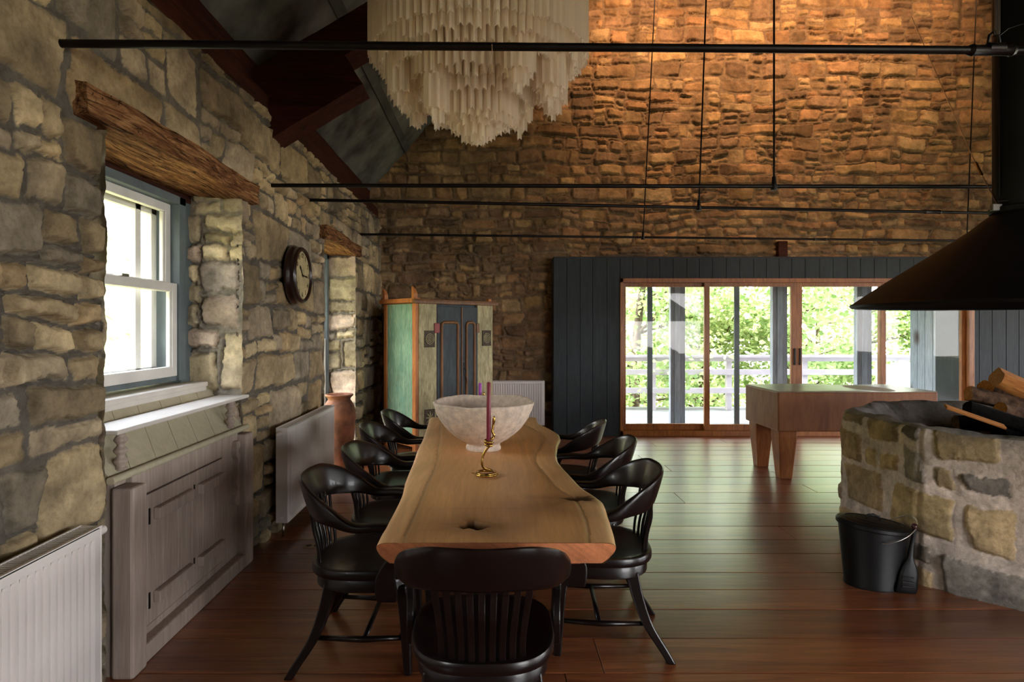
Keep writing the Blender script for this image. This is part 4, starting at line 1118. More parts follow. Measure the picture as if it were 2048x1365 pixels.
# ------------------------------------------------------------------ CHANDELIER
def chandelier():
    cx, cy = -.077, 3.32
    r = thing('chandelier', 'huge tiered chandelier of clear glass prisms hanging above the table', 'chandelier', (cx, cy, 3.9))
    R = random.Random(21); items = []
    def ring(x0, y0, rad, zb, L, sp=.043, zj=.014, shape=None, layers=1, dz=.16):
        n = max(1, int(2*math.pi*rad/sp)) if rad > .01 else 1
        for l in range(layers):
            for k in range(n):
                a = 2*math.pi*(k+.5*(l % 2))/n
                z = zb+l*dz+R.uniform(-zj, zj)
                items.append((x0+rad*math.cos(a), y0+rad*math.sin(a), z, L*R.uniform(.92, 1.06), a+R.uniform(-.15,.15)))
    ring(0,0,.585,2.955,.21,layers=4,dz=.175); ring(0,0,.53,2.90,.20,layers=3,dz=.19); ring(0,0,.46,2.86,.2,layers=2,dz=.19)
    ring(0,0,.375,2.80,.2,layers=2,dz=.2); ring(0,0,.325,2.765,.19,layers=2); ring(0,0,.27,2.72,.2,layers=2,dz=.19)
    ring(0,0,.205,2.620,.19,layers=3,dz=.18); ring(0,0,.165,2.605,.2,layers=2); ring(0,0,.12,2.585,.2,layers=2); ring(0,0,.075,2.535,.2,layers=2); ring(0,0,.035,2.515,.2); ring(0,0,0,2.505,.2)
    ring(-.21,-.25,.050,2.60,.18,.034,layers=2); ring(-.21,-.25,.025,2.545,.19); ring(-.21,-.25,0,2.50,.2)
    for k, dg in enumerate((5, 55, 105, 150, 192, 300, 335)):
        a = math.radians(dg); x0 = .415*math.cos(a); y0 = .415*math.sin(a)
        ring(x0,y0,.068,2.745,.18,.034,layers=2,dz=.16); ring(x0,y0,.034,2.690,.19,.034,layers=2); ring(x0,y0,0,2.655,.2)
    def prism(m, x, y, z, L, a):
        sec = []
        for k in range(6):
            rr = .0175 if k % 2 == 0 else .0062
            t = a+k*math.pi/3; sec.append((rr*math.cos(t), rr*math.sin(t)))
        b = [Vector((x+p[0], y+p[1], z+(.012 if k % 2 else 0)-3.9)) for k, p in enumerate(sec)]
        t_ = [Vector((x+p[0], y+p[1], z+L-3.9)) for p in sec]
        m.loft([b, t_])
    # the hundred that show largest: nearest to the viewer and lowest
    def score(q): return (-(q[1]))*1.0+(-(q[2]-2.5))*1.2+(.5 if q[2] > 3.3 else 0)*-5
    items.sort(key=score, reverse=True)
    for q in items[:98]:
        m = MB(); prism(m, *q); m.build('prism', M['prism'], r)
    m = MB()
    for q in items[98:]: prism(m, *q)
    tag(m.build('upper_prisms', M['prism'], r), kind='stuff')
    f = MB()
    for (rad, z) in ((.585, 3.70), (.46, 3.35), (.325, 3.13), (.205, 3.17), (.12, 2.98)):
        f.tube([(rad*math.cos(a), rad*math.sin(a), z-3.9) for a in [2*math.pi*k/40 for k in range(41)]], .006, 6, caps=False)
    for k in range(6):
        a = math.pi*k/3; f.tube([(0,0,-.2),(.585*math.cos(a), .585*math.sin(a), -.2)], .007, 6)
    f.tube([(0,0,-.9),(0,0,0)], .014, 10)
    f.build('frame', M['chrome'], r, smooth=True)
    top = ceil_z(cx)-3.9
    MB().tube([(0,0,0),(0,0,top)], .010, 8).build('stem', M['chrome'], r, smooth=True)
    MB().lathe([(.0,top+.02),(.07,top-.03),(.06,top-.06),(0,top-.07)], 20).build('ceiling_rose', M['chrome'], r, smooth=True)
    for k in range(6):
        a = math.pi*k/3+.4
        MB().lathe([(0,-.35),(.02,-.34),(.028,-.31),(.018,-.27),(.013,-.22),(.013,-.2)], 12, (.33*math.cos(a), .33*math.sin(a), 0)).build('bulb', M['prism'], r, smooth=True)
chandelier()

# ------------------------------------------------------------------ FIREPIT + HOOD
PC = (3.44, 3.90); AP = .97
def octagon(ap, off=0):
    R_ = ap/math.cos(math.pi/8)
    return [Vector((R_*math.cos(math.radians(22.5+45*k)), R_*math.sin(math.radians(22.5+45*k)), 0)) for k in range(8)]
def firepit():
    P = dict(W=.60, H=.42, w=.17, h=.12, stop=.55, asp=1.3, course=(.24,.44), block=(.4,.8), gap=.011, jit=.17, round=.11,
        prot=(.003,.018), tilt=.06, pal=['b39c7a','9a8974','877d72','bda682','a8957f','8d8276','b09a74','9a928a'], warp=1.1, bev=.02,
        rough=.010, groove=.004, mortar='cfc0b6', stain=(.6,.6,.62))
    per = 8*2*AP*math.tan(math.pi/8)
    SF = StoneField(0, 0, per, 1.0, P, 14)
    nu, nv = 900, 110
    u = np.linspace(0, per, nu); v = np.linspace(0, .9, nv)
    U, V = np.meshgrid(u, v); h, c = SF.sample(U, V)
    # make the field meet itself at the seam (hidden side)
    side = 2*AP*math.tan(math.pi/8)
    k = np.clip((U/side).astype(int), 0, 7); t = U/side-k
    oc = octagon(AP); oc = np.array([(p.x, p.y) for p in oc]+[(oc[0].x, oc[0].y)])
    A = oc[k]; B = oc[k+1]
    Pt = A*(1-t[..., None])+B*t[..., None]
    Ns = np.array([((oc[i]+oc[i+1])/2)/np.linalg.norm((oc[i]+oc[i+1])/2) for i in range(8)])
    # round the corners by blending normals near them
    tt = t; w = np.clip((.08-np.minimum(tt, 1-tt))/.08, 0, 1)*.5
    kn = np.where(tt < .5, (k-1) % 8, (k+1) % 8)
    Nn = Ns[k]*(1-w[..., None])+Ns[kn]*w[..., None]
    cr = np.clip((.05-np.minimum(tt, 1-tt))/.05, 0, 1)**2*.022
    top = np.clip((V-.86)/.04, 0, 1)**2*.025
    hh = (h-.01-cr-top)
    X = Pt[..., 0]+Nn[..., 0]*hh; Y = Pt[..., 1]+Nn[..., 1]*hh
    taper = 1-.012*(V/.9)
    rim_w = fbm(U*2.2, U*0, 5, 3)*.02
    Zv = V*(1+rim_w/.9)
    W = NPM()
    soot = np.clip((V-.68)/.22, 0, 1)[..., None]*.55*np.clip(.55+fbm(U*2.2, V*3, 9, 3), 0, 1)[..., None]
    c = c*(1-soot)+np.array(lin('55504f'))*soot*(1+.5*fbm(U*12, V*12, 3, 3)[..., None])
    W.add(np.stack([X*taper, Y*taper, Zv], -1), grid_faces(nu, nv), np.clip(c, 0, 1))
    # rim top and sloping inside
    prof = [(AP-.035,.90),(AP-.06,.912),(AP-.10,.912),(AP-.135,.90),(AP-.17,.86),(AP-.25,.78),(AP-.36,.72),(AP-.52,.69),(.25,.68),(.01,.68)]
    pp = catmull([(a, 0, z) for a, z in prof], 6); npf = len(pp)
    Ui, Ji = np.meshgrid(u, np.arange(npf)); rr = np.array([p.x for p in pp])[Ji]; zz = np.array([p.z for p in pp])[Ji]
    base = np.hypot(Pt[0, :, 0], Pt[0, :, 1]); ang = np.arctan2(Pt[0, :, 1], Pt[0, :, 0])
    octf = base/AP; rnd = np.clip((AP-.05-rr)/.35, 0, 1); fac = octf[None, :]*(1-rnd)+1.0*rnd
    lump = fbm(Ui*5, rr*9, 41, 4)*.022+(ridged(Ui*3, rr*5, 44, 3)-.5)*.03
    Xi = np.cos(ang)[None, :]*rr*fac; Yi = np.sin(ang)[None, :]*rr*fac
    Zi = zz+lump*np.clip((AP-.03-rr)/.05, 0, 1)+rim_w[0][None, :]*np.clip((rr-.5)/.4, 0, 1)
    Xi[0] = (X*taper)[-1]; Yi[0] = (Y*taper)[-1]; Zi[0] = Zv[-1]
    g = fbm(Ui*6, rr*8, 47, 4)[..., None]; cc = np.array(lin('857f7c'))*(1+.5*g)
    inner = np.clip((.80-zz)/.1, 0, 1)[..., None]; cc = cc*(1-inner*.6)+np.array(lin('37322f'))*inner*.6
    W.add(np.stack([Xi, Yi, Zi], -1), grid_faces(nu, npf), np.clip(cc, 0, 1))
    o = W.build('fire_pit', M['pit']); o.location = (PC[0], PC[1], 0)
    tag(o, 'octagonal raised stone fire pit with pale mortar on the right', 'fire pit')
firepit()
def hood():
    r = thing('fire_hood', 'black conical steel hood and flue hanging over the stone fire pit', 'hood', (PC[0], PC[1], 1.643))
    # cone, slightly hollow sweep
    prof = [(.962,-.002),(.966,.010),(.94,.028),(.79,.140),(.507,.335),(.30,.480),(.21,.555),(.155,.60)]
    pp = catmull([(a,0,z) for a, z in prof], 5)
    inner = [(p.x-.010, p.z-.008) for p in reversed(pp)]
    MB().lathe([(p.x, p.z) for p in pp]+inner[:-1]+[(.952, -.002), (.962, -.002)], 72, caps=False).build('canopy', M['hood'], r, smooth=True, auto=40)
    top = ceil_z(PC[0])-1.60
    MB().lathe([(.150,.59),(.152,top)], 40).build('flue', M['hood'], r, smooth=True, auto=40)
    MB().lathe([(.165,.60),(.170,.605),(.170,.635),(.154,.645),(.152,.645)], 40, caps=False).build('collar', M['hood'], r, smooth=True, auto=40)
    # seam line along the flue
    MB().box((-.158, -.012, .70), (-.148, .012, top-.1)).build('flue_seam', M['iron'], r)
    # stay bracket, wire and turnbuckle
    a = Vector((-.17, -.02, .64)); b = px(1943, 313, 4.3)-Vector((PC[0], PC[1], 1.63)); e = px(1905, 225, 4.9)-Vector((PC[0], PC[1], 1.63))
    far_ = b+(e-b)*4.5
    MB().tube([a, b, far_], .0035, 6).build('stay_wire', M['steel'], r)
    u = (b-a).normalized(); m_ = a+(b-a)*.70
    MB().tube([m_-u*.09, m_-u*.08, m_+u*.08, m_+u*.09], [.004,.009,.009,.004], 8).build('turnbuckle', M['brass'], r, smooth=True)
    MB().box((-.21, -.03, .61), (-.15, .0, .655)).build('bracket', M['steel'], r, bevel=.004)
    MB().tube([(-.18,-.03,.672), (.4, -.35, .69)], .008, 8).build('bracket_arm', M['iron'], r)
hood()
# clamp and cable bundle hanging on the nearest tie rod, seen against the flue
def clamp():
    p = px(1990, 97, 2.283)
    r = thing('rod_clamp', 'shackle clamp on the nearest tie rod with wires going up beside the flue', 'clamp', p)
    MB().tube([(-.03,0,0),(.03,0,0)], .0215, 14).build('sleeve', M['iron'], r, smooth=True, auto=40)
    MB().tube([(-.028,0,.012),(-.022,0,.05),(-.004,0,.066),(.014,0,.05),(.018,0,.012)], .005, 8).build('shackle', M['iron'], r, smooth=True)
    MB().lathe([(0,-.008),(.010,-.008),(.010,.008),(0,.008)], 12, (.0,-.004,.055)).build('bolt', M['chrome'], r, smooth=True, auto=40)
    L = 4.0
    for k in range(4): MB().tube([(.004+.006*k, .004, .06), (.002+.006*k, .01, L)], .0012, 5).build('wire', M['steel'], r)
    MB().tube([(.02,0,.05),(.05,0,.075),(.10,0,.092),(.2,.0,.10)], .001, 5).build('side_wire', M['iron'], r)
clamp()

# logs in the pit
def log_mesh(name, L, rad, mats, seed, wedge=None, parent=None, label=None, loc=(0,0,0), rot=(0,0,0), group='firewood in the fire pit'):
    """round or split log along +X, centred"""
    R = random.Random(seed); n = 20; k = 14
    secs = []
    for j in range(k):
        x = -L/2+L*j/(k-1); ring = []
        for i in range(n):
            a = 2*math.pi*i/n
            rr = rad*(1+.06*math.sin(3*a+seed)+.05*math.sin(5*a+x*7+seed)+R.uniform(-.025,.025))
            y, z = rr*math.cos(a), rr*math.sin(a)
            if wedge is not None:     # split faces: clip by two planes
                for (ny, nz, d) in wedge:
                    q = y*ny+z*nz-d*rad
                    if q > 0: y -= ny*q; z -= nz*q
            ring.append(Vector((x+(.006*math.sin(a*3+seed) if j in (0, k-1) else 0), y+.01*math.sin(x*4+seed), z)))
        secs.append(ring)
    o = MB().loft(secs).build(name, mats[0], smooth=True, auto=35)
    if len(mats) > 1:
        o.data.materials.append(mats[1])
        nf = len(o.data.polygons)
        for p in o.data.polygons:
            if abs(p.normal.x) > .8: p.material_index = 1
            elif wedge is not None:
                for (ny, nz, d) in wedge:
                    if p.normal.y*ny+p.normal.z*nz > .93: p.material_index = 1
    o.location = loc; o.rotation_euler = rot
    return tag(o, label, 'firewood', group)
D = math.radians
LM = [M['log_bark'], M['split_wood']]
log_mesh('firewood_log', .62, .050, LM, 3, None, label='bark-covered log, leftmost on the stack in the fire pit', loc=px(2040, 812, 3.98), rot=(0, D(14), D(-10)))
log_mesh('firewood_log', .34, .095, [M['split_wood'], M['split_wood']], 5, ((0,1,.6),(0,-1,.55),(0,.7,.75)), label='bright orange split log standing highest on the fire pit stack', loc=px(2046, 779, 4.05), rot=(D(15), D(28), D(-20)))
log_mesh('firewood_log', .34, .070, LM, 8, ((-.3,.95,.3),(.6,.8,.5)), label='reddish split log behind the bark-covered one in the fire pit', loc=px(2012, 784, 4.28), rot=(0, D(20), D(12)))
log_mesh('firewood_log', .62, .045, [M['char'], M['char']], 9, None, label='charred black log lying at the front of the fire pit stack', loc=px(2040, 850, 3.68), rot=(0, D(18), D(-6)))
log_mesh('firewood_log', .50, .055, LM, 12, ((0,-1,.3),), label='orange-edged split log low in the fire pit stack', loc=px(2075, 842, 3.85), rot=(0, D(16), D(-4)))
log_mesh('firewood_log', .45, .05, [M['char'], M['char']], 10, None, label='charred log at the bottom of the fire pit stack', loc=(3.62, 4.12, .80), rot=(0, 0, D(20)))
log_mesh('firewood_log', .50, .055, [M['char'], M['log_bark']], 15, None, label='blackened log underneath, at the back of the fire pit stack', loc=(3.62, 4.32, .80), rot=(0, 0, D(-10)))
st = MB(); st.box((-.17, -.022, -.007), (.17, .022, .007)); st = st.build('kindling_stick', M['split_wood'], bevel=.003)
st.location = px(1950, 834, 3.62); st.rotation_euler = (D(25), D(20), D(-10)); tag(st, 'thin flat orange stick of kindling resting on the fire pit', 'firewood')
gr = MB()
for k in range(5): gr.tube([(3.30+.12*k, 3.55, .725), (3.30+.12*k, 4.25, .725)], .009, 8)
for yy in (3.58, 4.22): gr.tube([(3.25, yy, .715), (3.85, yy, .715)], .010, 8)
for xx in (3.28, 3.82):
    for yy in (3.58, 4.22): gr.tube([(xx, yy, .69), (xx, yy, .72)], .010, 8)
gr.tube([(3.27,3.56,.72),(3.20,3.52,.74),(3.15,3.50,.79),(3.17,3.50,.82)], .009, 8)
tag(gr.build('fire_grate', M['iron'], smooth=True, auto=40), 'black iron grate under the firewood in the pit', 'fire grate')

# ------------------------------------------------------------------ ASH BUCKET
def bucket():
    r = thing('ash_bucket', 'black oval metal ash bucket with a lid standing against the fire pit', 'bucket', (2.222, 3.50, 0), D(-12))
    sx, sy = 1.0, .72
    shear = lambda v: v
    m = MB().lathe([(.0,.004),(.150,.004),(.156,0),(.158,.012),(.155,.02),(.186,.345),(.186,.35),(.180,.35),(.15,.02),(0,.02)], 48, sx=sx, sy=sy)
    def tilt(vs, k=.12): return [(x, y, z*(1-.30*x*(z/.36)) if z > .2 else z) for x, y, z in vs]
    m.v = tilt(m.v); m.build('body', M['matte_black'], r, smooth=True, auto=40)
    m = MB().lathe([(.192,.335),(.197,.340),(.197,.358),(.188,.366),(.17,.368),(.15,.374),(.145,.370),(.10,.374),(.095,.378),(0,.380)], 48, sx=sx, sy=sy)
    m.v = tilt(m.v); m.build('lid', M['matte_black'], r, smooth=True, auto=35)
    m = MB().tube([(-.035,0,.378),(-.03,0,.40),(0,0,.408),(.03,0,.40),(.035,0,.374)], .006, 8); m.v = tilt(m.v); m.build('lid_handle', M['matte_black'], r, smooth=True)
    b = MB().tube(catmull([(-.01,-.142,.285),(.06,-.15,.305),(.13,-.135,.34),(.19,-.09,.385),(.215,0,.40),(.20,.08,.39),(.10,.13,.33),(-.01,.138,.30)], 6), .0032, 8)
    b.build('bail', M['steel'], r, smooth=True)
    s = thing('coal_shovel', 'black coal shovel with dark red knob hooked on the right side of the ash bucket', 'shovel', (2.425, 3.36, 0), D(-12))
    m = MB(); secs = []
    for (z, w, dp, y) in ((.365,.011,.009,0),(.33,.009,.008,-.0),(.26,.010,.009,.005),(.20,.014,.012,.0),(.165,.032,.014,-.004),(.12,.048,.016,-.008),(.03,.054,.018,-.012),(.008,.050,.012,-.012)):
        secs.append([Vector((-.055+(.36-z)*-.14+w*math.copysign(abs(math.cos(a))**.5, math.cos(a)), y+dp*math.copysign(abs(math.sin(a))**.5, math.sin(a)), z)) for a in [2*math.pi*k/16+.01 for k in range(16)]])
    m.loft(secs).build('blade', M['matte_black'], s, smooth=True, auto=50)
    rb = MB()
    for z in (.045,.07,.095): rb.box((-.13, -.034, z), (-.07, -.028, z+.008))
    rb.build('blade_rib', M['iron'], s, bevel=.002)
    MB().lathe([(0,-.018),(.012,-.015),(.018,0),(.012,.015),(0,.018)], 16, (-.055, 0, .38)).build('knob', M['knob_red'], s, smooth=True)
bucket()

# ------------------------------------------------------------------ BUTCHER BLOCK
def butcher():
    w, d = 1.56, .76
    x0, y0 = 2.785, 5.85
    r = thing('butcher_block', 'massive butcher block table on tapered wooden legs behind the fire pit', 'butcher block', (x0+w/2, y0+d/2, 0))
    n, k = 60, 30
    xs = np.linspace(-w/2, w/2, n); ys = np.linspace(-d/2, d/2, k)
    b = MB().box((-w/2, -d/2, .480), (w/2, d/2, .866)); b.build('block', M['butcher'], r, bevel=.012)
    X, Y = np.meshgrid(xs, ys)
    Z = .874-.014*np.exp(-((X-.30)/.30)**2)*np.exp(-(Y/.5)**2)+.006*np.exp(-((X+.1)/.3)**2)
    W = NPM(); W.add(np.stack([X*.992, Y*.985, Z], -1), grid_faces(n, k), np.ones((n*k, 3)))
    loop = [(X[0], Y[0], Z[0]), (X[:, -1], Y[:, -1], Z[:, -1]), (X[-1], Y[-1], Z[-1]), (X[:, 0], Y[:, 0], Z[:, 0])]
    for i, (a, b_, c) in enumerate(loop):
        V = np.stack([np.stack([a*.992, b_*.985, c], -1), np.stack([a*.992, b_*.985, c*0+.855], -1)]); q = grid_faces(len(a), 2)
        W.add(V, q if i in (2, 3) else q[:, ::-1], np.ones((2*len(a), 3)))
    W.build('worn_top', M['butcher_top'], parent=r, auto=40)
    for sx in (-1, 1):
        for sy in (-1, 1):
            m = MB(); secs = []
            cx, cy = sx*(w/2-.115), sy*(d/2-.125)
            for z, h in ((.485,.090),(.42,.090),(.0,.058)):
                ox = cx+sx*0; oy = cy
                secs.append([Vector((ox-h,oy-h,z)), Vector((ox+h,oy-h,z)), Vector((ox+h,oy+h,z)), Vector((ox-h,oy+h,z))])
            m.loft(secs[::-1]).build('leg', M['butcher_leg'], r, bevel=.008)
butcher()

# ------------------------------------------------------------------ JAR
def jar():
    prof = [(.0,.01),(.095,.005),(.105,0),(.108,.015),(.125,.12),(.150,.28),(.168,.45),(.172,.56),(.160,.65),(.132,.705),(.118,.725),(.122,.745),(.145,.768),(.148,.780),(.138,.784),(.118,.765),(.108,.73),(.115,.70),(.13,.6),(0,.5)]
    pp = catmull([(a,0,z) for a, z in prof], 5)
    o = MB().lathe([(p.x, p.z) for p in pp], 56).build('clay_jar', M['terracotta'], smooth=True, auto=60)
    o.location = (-1.640, 6.42, 0); tag(o, 'tall aged terracotta jar standing in the far window recess', 'jar')
    MB().tube([(.15*math.cos(a), .15*math.sin(a), .70-.04*0) for a in [2*math.pi*k/48 for k in range(49)]], .004, 6, caps=False) 
jar()

# ------------------------------------------------------------------ PAINTED WARDROBE
def wardrobe():
    r = thing('painted_wardrobe', 'antique wardrobe with turquoise side, cream pilasters and two panelled doors', 'wardrobe', (-.905, 7.05, 0), D(42))
    w, dp, hz = 1.21, .70, 1.80
    # local: front along +X at y=0 (facing -Y), depth to +Y
    MB().box((.03, .03, .10), (w-.03, dp-.02, hz-.02)).build('carcass', M['blue_worn'], r)
    # side (left, x=0 face): frame + turquoise panel
    MB().box((.012, .05, .12), (.03, dp-.05, hz-.02)).build('side_panel', M['green_panel'], r)
    f = MB(); f.box((0, 0, .0), (.045, .07, hz)); f.box((0, dp-.07, 0), (.045, dp, hz)); f.build('side_stile', M['orange_wood'], r, bevel=.004)
    f = MB(); f.box((.002, .07, .08), (.04, dp-.07, .20)); f.build('bottom_rail', M['orange_wood'], r, bevel=.004)
    f = MB(); f.box((w-.045, .03, 0), (w-.002, .07, hz)); f.box((w-.045, dp-.07, 0), (w, dp, hz)); f.box((w-.03,.05,.1),(w-.012,dp-.05,hz-.02)); f.build('right_side', M['orange_wood'], r, bevel=.004)
    # pilasters on the front
    for (a, b) in ((.045, .30), (w-.26, w)):
        MB().box((a, -.012, .06), (b, .03, hz-.02)).build('pilaster', M['cream_worn'], r, bevel=.003)
        c = (a+b)/2+.02
        for z, s in ((1.36, .075), (.42, .075)):
            t = MB().box((c-s, -.022, z-.10), (c+s, -.011, z+.10)).build('carved_tile', M['tile'], r, bevel=.003)
            q = MB()
            if z > 1:
                for rr in (.055, .036, .016): q.tube([(c+rr*math.cos(u), -.024, z+rr*1.1*math.sin(u)) for u in [2*math.pi*k/24 for k in range(25)]], .005, 6, caps=False)
            else:
                for k in range(8):
                    u = math.pi*k/4; q.tube([(c, -.024, z), (c+.035*math.cos(u), -.030, z+.045*math.sin(u)), (c+.062*math.cos(u), -.024, z+.08*math.sin(u))], [.004,.009,.002], 6)
            q.build('carving', M['cream_worn'], t, smooth=True)
    # doors
    for (a, b, nm) in ((.305, .675, 'left'), (.695, w-.265, 'right')):
        q = MB().box((a, -.016, .20), (b, .02, hz-.05)).build('door', M['blue_worn'], r, bevel=.003)
        ia, ib = a+.065, b-.055; zt, zb = hz-.24, .32; c = .035
        path = [(ia, zb), (ia, zt-c), (ia+c*.3, zt-c*.3), (ia+c, zt), (ib-c, zt), (ib-c*.3, zt-c*.3), (ib, zt-c), (ib, zb), (ia, zb)]
        MB().tube([(x, -.02, z) for x, z in path], .019, 8, caps=False).build('moulding', M['brown_mould'], q, smooth=True, auto=60)
        MB().box((ia+.01, -.019, zb), (ib-.01, -.012, zt-.01)).build('panel', M['blue_worn'], q)
        hx = a if nm == 'left' else b
        MB().box((hx-.045 if nm == 'left' else hx-.02, -.026, 1.43), (hx+.035 if nm == 'left' else hx+.03, -.014, 1.55)).build('hinge', M['red_paint'] if nm == 'left' else M['brown_mould'], q, bevel=.01)
    MB().box((.676, -.028, .2), (.694, .0, hz-.05)).build('cover_strip', M['brown_mould'], r, bevel=.004)
    kk = MB(); kk.tube(catmull([(.71,-.03,1.06),(.72,-.034,1.0),(.735,-.036,.95),(.72,-.034,.90),(.745,-.036,.86),(.755,-.036,.80)], 4), .0045, 6); kk.tube([(.70,-.03,.98),(.745,-.034,.98)], .004, 6)
    kk.build('lock_and_key', M['iron'], r, smooth=True)
    # cornice with horned corner posts
    c = MB(); c.box((-.05, -.05, hz-.02), (w+.07, -.0, hz+.035)); c.box((-.07, -.065, hz+.012), (w+.11, -.045, hz+.03)); c.build('front_cornice', M['brown_mould'], r, bevel=.006)
    c = MB(); c.box((-.035, -.04, hz-.005), (.045, dp+.05, hz+.045)); c.build('side_cornice', M['orange_wood'], r, bevel=.004)
    MB().box((.0, .0, hz-.02), (w, dp, hz+.0)).build('top_board', M['brown_mould'], r)
    for (x, y) in ((-.02, 0), (-.02, dp-.06), (w-.06, 0)):
        q = MB(); secs = []
        for z, a, b, t in ((hz+.03,0,.055,.05),(hz+.10,0,.055,.05),(hz+.15,.018,.055,.04),(hz+.185,.048,.056,.02)):
            secs.append([Vector((x+.0, y+a, z)), Vector((x+t, y+a, z)), Vector((x+t, y+b, z)), Vector((x, y+b, z))])
        if x > 0: secs = [[Vector((v.x, v.y, hz+.03+(v.z-hz-.03)*.55)) for v in s_] for s_ in secs[:2]]
        q.loft(secs).build('corner_horn', M['orange_wood'], r, bevel=.003)
wardrobe()

# ------------------------------------------------------------------ FLOOR OUTLET
def outlet():
    p = px(626, 1093, 1800/(1093-655))
    r = thing('floor_outlet', 'small double power outlet set in the floor beside the left chairs', 'outlet', (p.x, p.y, 0), D(0))
    MB().box((-.062, -.04, 0), (.062, .04, .004)).build('cover_plate', M['outlet'], r, bevel=.002)
    for s in (-1, 1): MB().lathe([(.021,.0035),(.021,.0055),(0,.0056)], 20, (s*.028,0,0)).build('socket', M['outlet_dark'], r)
outlet()

# ------------------------------------------------------------------ OUTSIDE
def outside():
    m = MB(); R = random.Random(5); y = 8.72
    while y < 12.1:
        m.box((-1.5, y+.004, -.16), (13.0, y+.136, -.12), (R.random(), R.random(), R.random())); y += .14
    tag(m.build('floor_deck', M['deck'], colors=True), 'grey plank deck outside the glass doors', 'deck', kind='structure')
    # railing, set out from Y=11.6, ends at the right where it turns back
    yr = 11.7
    r = thing('deck_railing', 'pale painted deck railing with three horizontal rails', 'railing', (6, yr, -.12))
    x0, x1 = -7.4, 3.1
    for z0, z1, nm, yy in ((1.03, 1.08, 'top_rail', .10), (.955, 1.03, 'fascia_rail', .04), (.69, .80, 'middle_rail', .035), (.33, .44, 'lower_rail', .035)):
        MB().box((x0, -yy/2, z0), (x1, yy/2, z1)).build(nm, M['rail_white'], r, bevel=.004)
    X = -7.3
    while X < 3.2:
        MB().box((X-.05, .0, 0), (X+.05, .1, 1.02)).build('post', M['rail_white'], r, bevel=.004); X += 1.48
    r2 = thing('deck_railing', 'short return of the deck railing going back at the right', 'railing', (9.1, 11.7, -.12))
    for z0, z1, nm in ((1.03, 1.08, 'top_rail'), (.69, .80, 'middle_rail'), (.33, .44, 'lower_rail')):
        MB().box((.05, -.02, z0-.02), (3.6, .03, z1-.02)).build(nm, M['rail_white'], r2, bevel=.004)
    MB().box((3.5, -.05, 0), (3.6, .05, 1.02)).build('post', M['rail_white'], r2, bevel=.004)
    # porch posts and beam
    lab = ('porch post outside the left sliding pane', 'porch post outside the centre of the sliding door', 'porch post outside, right of centre near the hood tip')
    for X, l in zip((3.05, 4.73, 6.12), lab):
        p = thing('porch_post', 'grey-blue '+l, 'post', (X, 9.92, -.12), group='porch posts')
        MB().box((-.12, -.05, 0), (.12, .05, 2.38)).build('shaft', M['post_grey'], p, bevel=.004)
        MB().box((-.05, -.075, 0), (.03, -.051, 2.38)).build('pale_board', M['ext_board'], p, bevel=.003)
    b = MB(); b.box((-1.2, 9.84, 2.265), (13, 10.0, 2.50))
    tag(b.build('trim_4', M['post_grey'], bevel=.005), 'grey porch beam outside over the posts', 'beam', kind='structure')
    k = MB(); 
    k.add([(-1.2, 9.02, 2.66), (13, 9.02, 2.66), (13, 10.45, 2.42), (-1.2, 10.45, 2.42), (-1.2, 9.02, 2.72), (13, 9.02, 2.72), (13, 10.45, 2.48), (-1.2, 10.45, 2.48)], [(0,3,2,1),(4,5,6,7),(0,1,5,4),(1,2,6,5),(2,3,7,6),(3,0,4,7)])
    tag(k.build('ceiling_porch', M['post_grey']), 'porch roof lining outside the glass doors', 'porch roof', kind='structure')
    for X in (3.05, 4.73, 6.12):
        q = MB(); q.add([(X-.45, 9.80, 2.262), (X-.05, 9.80, 2.262), (X-.12, 9.80, 2.16), (X-.12, 9.80, 2.262), (X-.45, 9.84, 2.262), (X-.05, 9.84, 2.262), (X-.12, 9.84, 2.16), (X-.12, 9.84, 2.262)], [(0,2,1),(4,5,6),(0,1,5,4),(1,2,6,5),(2,0,4,6)])
    # house wing return
    w = MB(); yy = 9.0
    for i in range(4): w.box((6.72, 9.0+i*.165, -.12), (6.76, 9.16+i*.165, 2.5))
    w.box((6.76, 9.0, -.12), (13, 9.65, 2.5))
    tag(w.build('wall_exterior', M['ext_board'], bevel=.003), 'pale blue-grey boarded exterior wall seen through the right pane', 'wall', kind='structure')
    # white garden chair
    c = thing('garden_chair', 'bright white garden armchair out on the deck', 'chair', (7.6, 10.95, -.12), D(165))
    for k_ in range(5): MB().box((-.27+k_*.112, -.31-.0, .30), (-.17+k_*.112, -.28, 1.0-.04*abs(k_-2))).build('back_slat', M['adk'], c, bevel=.004)
    for k_ in range(5): MB().box((-.28, -.28+k_*.115, .36-.0), (.28, -.18+k_*.115, .385)).build('seat_slat', M['adk'], c, bevel=.004)
    for s in (-1, 1):
        MB().box((s*.36-.06, -.32, .58), (s*.36+.06, .36, .60)).build('armrest', M['adk'], c, bevel=.004)
        MB().box((s*.31-.02, .24, 0), (s*.31+.02, .33, .58)).build('leg', M['adk'], c, bevel=.004)
        MB().box((s*.31-.02, -.34, 0), (s*.31+.02, -.27, .58)).build('leg', M['adk'], c, bevel=.004)
    # firewood by the door
    sp = [(1.95, 8.80, .065, 'squat split log leaning in the left corner of the deck by the door'), (2.03, 8.95, .09, 'rounder log at the left end of the wood outside the door'),
          (2.28, 8.84, .045, 'thin split stick lying outside the left pane'), (2.45, 8.9, .05, 'split log lying outside, left of the first porch post'), (2.62, 8.80, .055, 'pale split log nearest the first porch post')]
    for i, (x, y_, rr, l) in enumerate(sp):
        log_mesh('firewood_log', .34, rr, [M['log_bark'], M['split_wood']], 30+i, ((0,1,.4),(-.7,.7,.6)), label=l, loc=(x, y_, -.12+rr*.95), rot=(0, 0, D(-30+25*i)), group='firewood outside the door')
outside()

